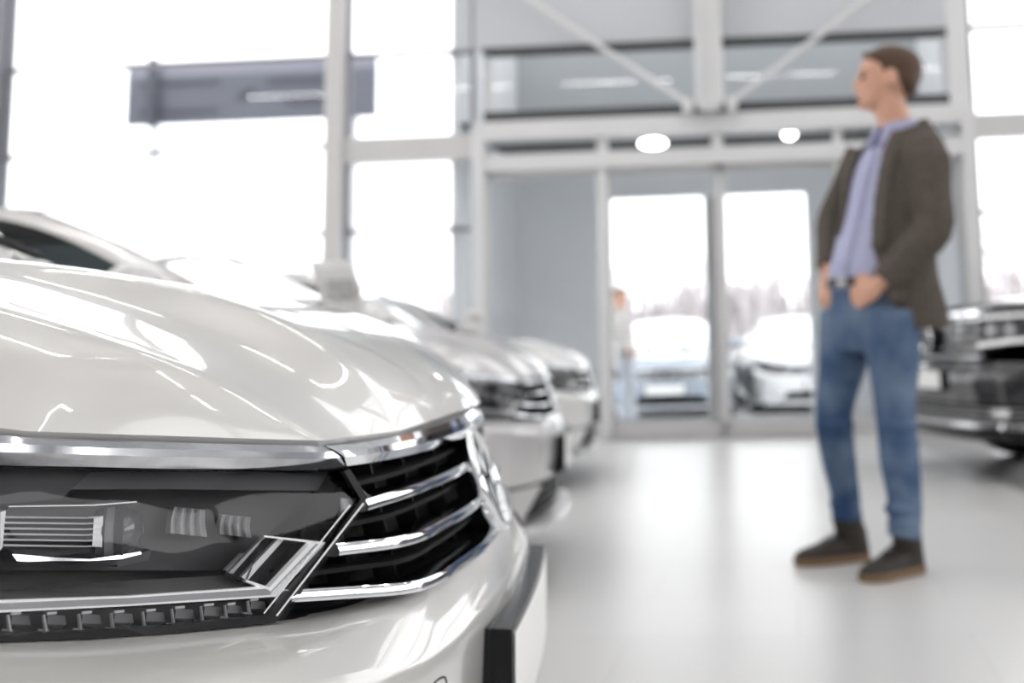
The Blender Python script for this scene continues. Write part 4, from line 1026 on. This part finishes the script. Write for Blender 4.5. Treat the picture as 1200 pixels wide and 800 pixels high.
    t.ball(P(1016, 367, -.10), (.042, .035, .035)); t.ball(P(980, 364, .05), (.035, .035, .035))
    to = bl(t, 'jeans', 'denim', r); remesh(to, .009, 3)
    q = MB(); rows = []
    c0, c1 = P(1015.5, 336), P(1015, 326)
    for k in range(41):
        a = 2*PI*k/40; dd = sd*(math.cos(a)*.165)+f*(math.sin(a)*.112); rows.append([c0+dd, c0+dd*1.02, c1+dd*1.02, c1+dd])
    be = bl(q.grid(rows, closed=True), 'belt', 'belt', r)
    q = MB(); q.box((c0+c1)/2+f*.117, f*.004, sd*.022, up*.017); bl(q, 'buckle', 'satin', be, bevel=.002)
    # ---- shirt
    def torso(lv, grow, n=48, a0=0, a1=2*PI):
        rows = []
        for (px, py, w_, d_, off) in lv:
            c_ = P(px, py)+f*off; rows.append([c_+sd*((w_+grow)*math.sin(a0+(a1-a0)*k/n))+f*((d_+grow)*math.cos(a0+(a1-a0)*k/n)) for k in range(n+1)])
        return rows
    LV = [(1017, 338, .158, .112, 0), (1018, 318, .165, .118, .0), (1026, 285, .165, .118, 0), (1034, 255, .172, .120, 0), (1041, 225, .180, .124, 0), (1046, 200, .185, .120, 0), (1050, 182, .175, .108, 0), (1051, 168, .135, .090, 0), (1051, 157, .085, .070, 0)]
    sh = MB(); rows = torso(LV, .0); sh.grid(rows); so = bl(sh, 'shirt', 'shirt', r, angle=70, solid=.004)
    # collar: two wings round the neck
    nk = P(1050, 150); q = MB(); rw0, rw1, rw2 = [], [], []
    for k in range(41):
        a = .20+(2*PI-.40)*k/40; dd = f*math.cos(a)+sd*math.sin(a); fr = max(0, math.cos(a))
        rw0.append(nk+dd*.082+up*(-.035-.035*fr)+f*.012*fr); rw1.append(nk+dd*.074+up*(.022-.016*fr)); rw2.append(nk+dd*.097+up*(-.020-.062*fr)+f*.022*fr)
    q.grid([rw0, rw1, rw2]); bl(q, 'collar', 'shirt', so, solid=.003)
    q = MB(); q.poly([nk+f*.100+up*-.075+sd*.03, nk+f*.075+up*-.012+sd*.035, nk+f*.075+up*-.012-sd*.035, nk+f*.100+up*-.075-sd*.03, nk+f*.116+up*-.125]); bl(q, 'open_neck', 'shirt_dark', so, smooth=False)
    pk = MB(); pts = [P(px, py)+f*(d_+.004) for (px, py, w_, d_, o_) in LV[:7]]; pk.sweep(crv(pts, 20), [(-.012, 0), (.012, 0), (.012, .003), (-.012, .003)], up=f); bl(pk, 'button_placket', 'shirt', so)
    for k in range(6): pp = pts[0].lerp(pts[-1], (k+.5)/6)+f*.006; bl(MB().ball(pp, .006, 8, 6), 'button', 'fin', so)
    # ---- jacket: open front shell, sleeves fused to it
    JV = [(1050, 386, .178, .135, -.02, .55), (1047, 360, .180, .135, -.015, .50), (1040, 325, .178, .136, -.005, .45), (1038, 295, .178, .136, 0, .38), (1041, 265, .184, .138, 0, .34), (1045, 235, .192, .140, 0, .31), (1048, 208, .198, .138, 0, .31), (1051, 186, .196, .126, 0, .30), (1053, 170, .165, .108, 0, .30), (1054, 158, .115, .092, -.005, .32), (1054, 148, .088, .084, -.008, .40)]
    j = MB(); ro, ri = [], []
    for (px, py, w_, d_, off, op) in JV:
        c_ = P(px, py)+f*off; n = 56; a0, a1 = op, 2*PI-op*1.5
        tl = max(0, min(1, (175-py)/20))*.035
        g_ = lambda gr: [c_+sd*((w_+gr)*math.sin(a0+(a1-a0)*k/n))+f*((d_+gr)*math.cos(a0+(a1-a0)*k/n))+up*(-tl*math.cos(a0+(a1-a0)*k/n)) for k in range(n+1)]
        ro.append(g_(.012)); ri.append(g_(-.008))
    j.grid(ro); j.grid(ri); j.grid([ro[0], ri[0]]); j.grid([ro[-1], ri[-1]]); j.grid([[a[0] for a in ro], [a[0] for a in ri]]); j.grid([[a[-1] for a in ro], [a[-1] for a in ri]])
    for a, m_, c in ((ls, le, lw), (rs, re, rw)):
        c2 = m_.lerp(c, .93)
        j.tube(crv([a+(V((.0, 0, .0))), a.lerp(m_, .5), m_, m_.lerp(c2, .5), c2], 16), [.080, .082, .080, .077, .074, .071, .069, .068, .067, .066, .064, .061, .058, .054, .050, .049], 18)
    # lapels rolled back along both front edges
    for idx, sg in ((0, 1), (-1, -1)):
        ed = [a[idx] for a in ro][3:]; nb = [a[3 if idx == 0 else -4] for a in ro][3:]
        A = [e+f*.008 for e in ed]; B = [e.lerp(n2, .9)+(f*.022+sd*sg*.012)*(1 if sg > 0 else .25) for e, n2 in zip(ed, nb)]
        j.grid([A, B]); j.grid([[p-f*.012 for p in A], [p-f*.012 for p in B]]); j.grid([A, [p-f*.012 for p in A]]); j.grid([B, [p-f*.012 for p in B]]); 
        j.grid([[A[0], B[0]], [A[0]-f*.012, B[0]-f*.012]]); j.grid([[A[-1], B[-1]], [A[-1]-f*.012, B[-1]-f*.012]])
    jo = bl(j, 'jacket', 'jacket', r); remesh(jo, .009, 2)
    bl(MB().box(P(1062, 345, -.15)+V((.0, -.012, 0)), V((.07, .03, 0)), V((0, .008, 0)), up*.025), 'pocket_flap', 'jacket', jo, bevel=.004)
    # ---- boots
    def boot(heel, toe, ank, gz=0.):
        heel.z = toe.z = gz; d = (toe-heel).normalized(); L = (toe-heel).length; n_ = up.cross(d)
        def Q(a, s_, z): return heel+d*(a*L)+n_*s_+up*z
        q = MB(); rows = []
        for a, w_, h_ in ((.00, .026, .085), (.06, .034, .10), (.2, .038, .105), (.36, .040, .10), (.52, .046, .085), (.68, .051, .070), (.82, .048, .060), (.93, .036, .050), (.99, .016, .036)):
            rows.append([Q(a, w_*math.cos(PI*k/10), .022+(h_-.022)*math.sin(PI*k/10)**.8) for k in range(11)]+[Q(a, w_*.9*math.cos(PI-PI*k/4), .018) for k in range(5)])
        o = len(q.v); q.grid(rows, closed=True); n0 = len(rows[0]); q.f.append(tuple(range(o, o+n0))[::-1]); q.f.append(tuple(range(len(q.v)-n0, len(q.v))))
        q.tube([Q(.20, 0, .04), Q(.20, 0, .09), ank+up*-.005, ank+up*.035], [(.058, .042), (.056, .043), (.053, .046), (.054, .048)], 16, ref=d)
        bo = bl(q, 'boot', 'boot', r); remesh(bo, .006, 3)
        ol = [(a, s_*w_) for s_, seq in ((1, 1), (-1, -1)) for a, w_ in ([(-.02, .018), (.02, .034), (.2, .042), (.4, .043), (.6, .052), (.75, .055), (.9, .045), (.99, .022)][::seq])]
        z = MB(); z.prism([Q(a, s_, .001) for a, s_ in ol], up*.026); bl(z, 'sole', 'sole', bo, bevel=.004)
        for k in range(5):
            a = .36+.065*k; z_ = .105-.0085*k; bl(MB().tube(crv([Q(a, -.026, z_-.004), Q(a+.01, 0, z_+.008), Q(a, .026, z_-.004)], 6), .003, 6), 'lace', 'belt', bo)
    boot(atZ(1017, 656, 0), atZ(931, 663, 0), ra+V((0, 0, .0))); boot(atZ(1079, 670, 0), atZ(1010, 683, 0), la+V((0, 0, .0)))
    return r
mn = man()
tag(mn, 'man in dark wool jacket, lilac shirt and jeans standing hands in pockets', 'person')
# pale passer-by outside, seen through the left door leaf
pb = copy_tree(mn, None, {M['jacket']: M['pale_cloth'], M['shirt']: M['pale_cloth'], M['shirt_dark']: M['pale_cloth'], M['denim']: M['grey_cloth'], M['boot']: M['grey_cloth'], M['sole']: M['grey_cloth']})
q = W(-1.30, 3.1, -.12); pb.location = q; pb.rotation_euler = (0, 0, 2.4); pb.scale = (.9, .9, .9)
tag(pb, 'hazy person in a pale coat standing outside the left sliding door', 'person')

# placards stand on the hoods of the second and third car
def on_car(c, x, y, z): p = V((x, y, z)); p.rotate(c.rotation_euler); return V(c.location)+p
pl = placard(on_car(car2, -.66, -.72, .826), .24, 'curved white price sheet standing on the silver second car', 1.0)
p3 = placard(on_car(car3, -.78, .0, .918), .13, 'small white price sheet standing on the farthest white car', .4)

# ------------------------------------------------------------------ ceiling luminaires
for iu, u in enumerate((-10.5, -6.8, -3.1, .6, 4.3, 8.0)):
    for n in (-2.2, -5.4, -8.6, -11.8, -15.0):
        rt = empty('ceiling_light', W(u, n, HT-.32), -.067)
        MB().bx(-1.25, 1.25, -.07, .07, 0, .06).build('housing', M['frame_light'], rt, smooth=False)
        MB().bx(-1.22, 1.22, -.055, .055, -.012, 0).build('diffuser', M['lamp'], rt, smooth=False)
        for x in (-1, 1): MB().tube([(x, 0, .06), (x, 0, .32)], .006, 6).build('hanger', M['mullion'], rt)
        tag(rt, 'long white strip lamp hanging under the hall ceiling', 'lamp', 'strip lamps under the hall ceiling')

# ------------------------------------------------------------------ world and look
wd = bpy.data.worlds.new('world'); scene.world = wd; wd.use_nodes = True
nt = wd.node_tree; bg = nt.nodes['Background']
tc = nt.nodes.new('ShaderNodeTexCoord'); sp = nt.nodes.new('ShaderNodeSeparateXYZ'); rp = nt.nodes.new('ShaderNodeValToRGB')
rp.color_ramp.elements[0].position = 0; rp.color_ramp.elements[0].color = (1, .985, 1, 1); rp.color_ramp.elements[1].position = .5; rp.color_ramp.elements[1].color = (.985, .99, 1, 1)
nt.links.new(tc.outputs['Generated'], sp.inputs[0]); nt.links.new(sp.outputs[2], rp.inputs[0]); nt.links.new(rp.outputs[0], bg.inputs['Color'])
bg.inputs['Strength'].default_value = 2.4
scene.view_settings.view_transform = 'Standard'; scene.view_settings.look = 'None'; scene.view_settings.exposure = 0.30; scene.view_settings.gamma = 1.0
scene.cycles.use_denoising = True
scene.cycles.max_bounces = 10; scene.cycles.transparent_max_bounces = 24; scene.cycles.glossy_bounces = 5; scene.cycles.diffuse_bounces = 4
scene.cycles.sample_clamp_indirect = 8
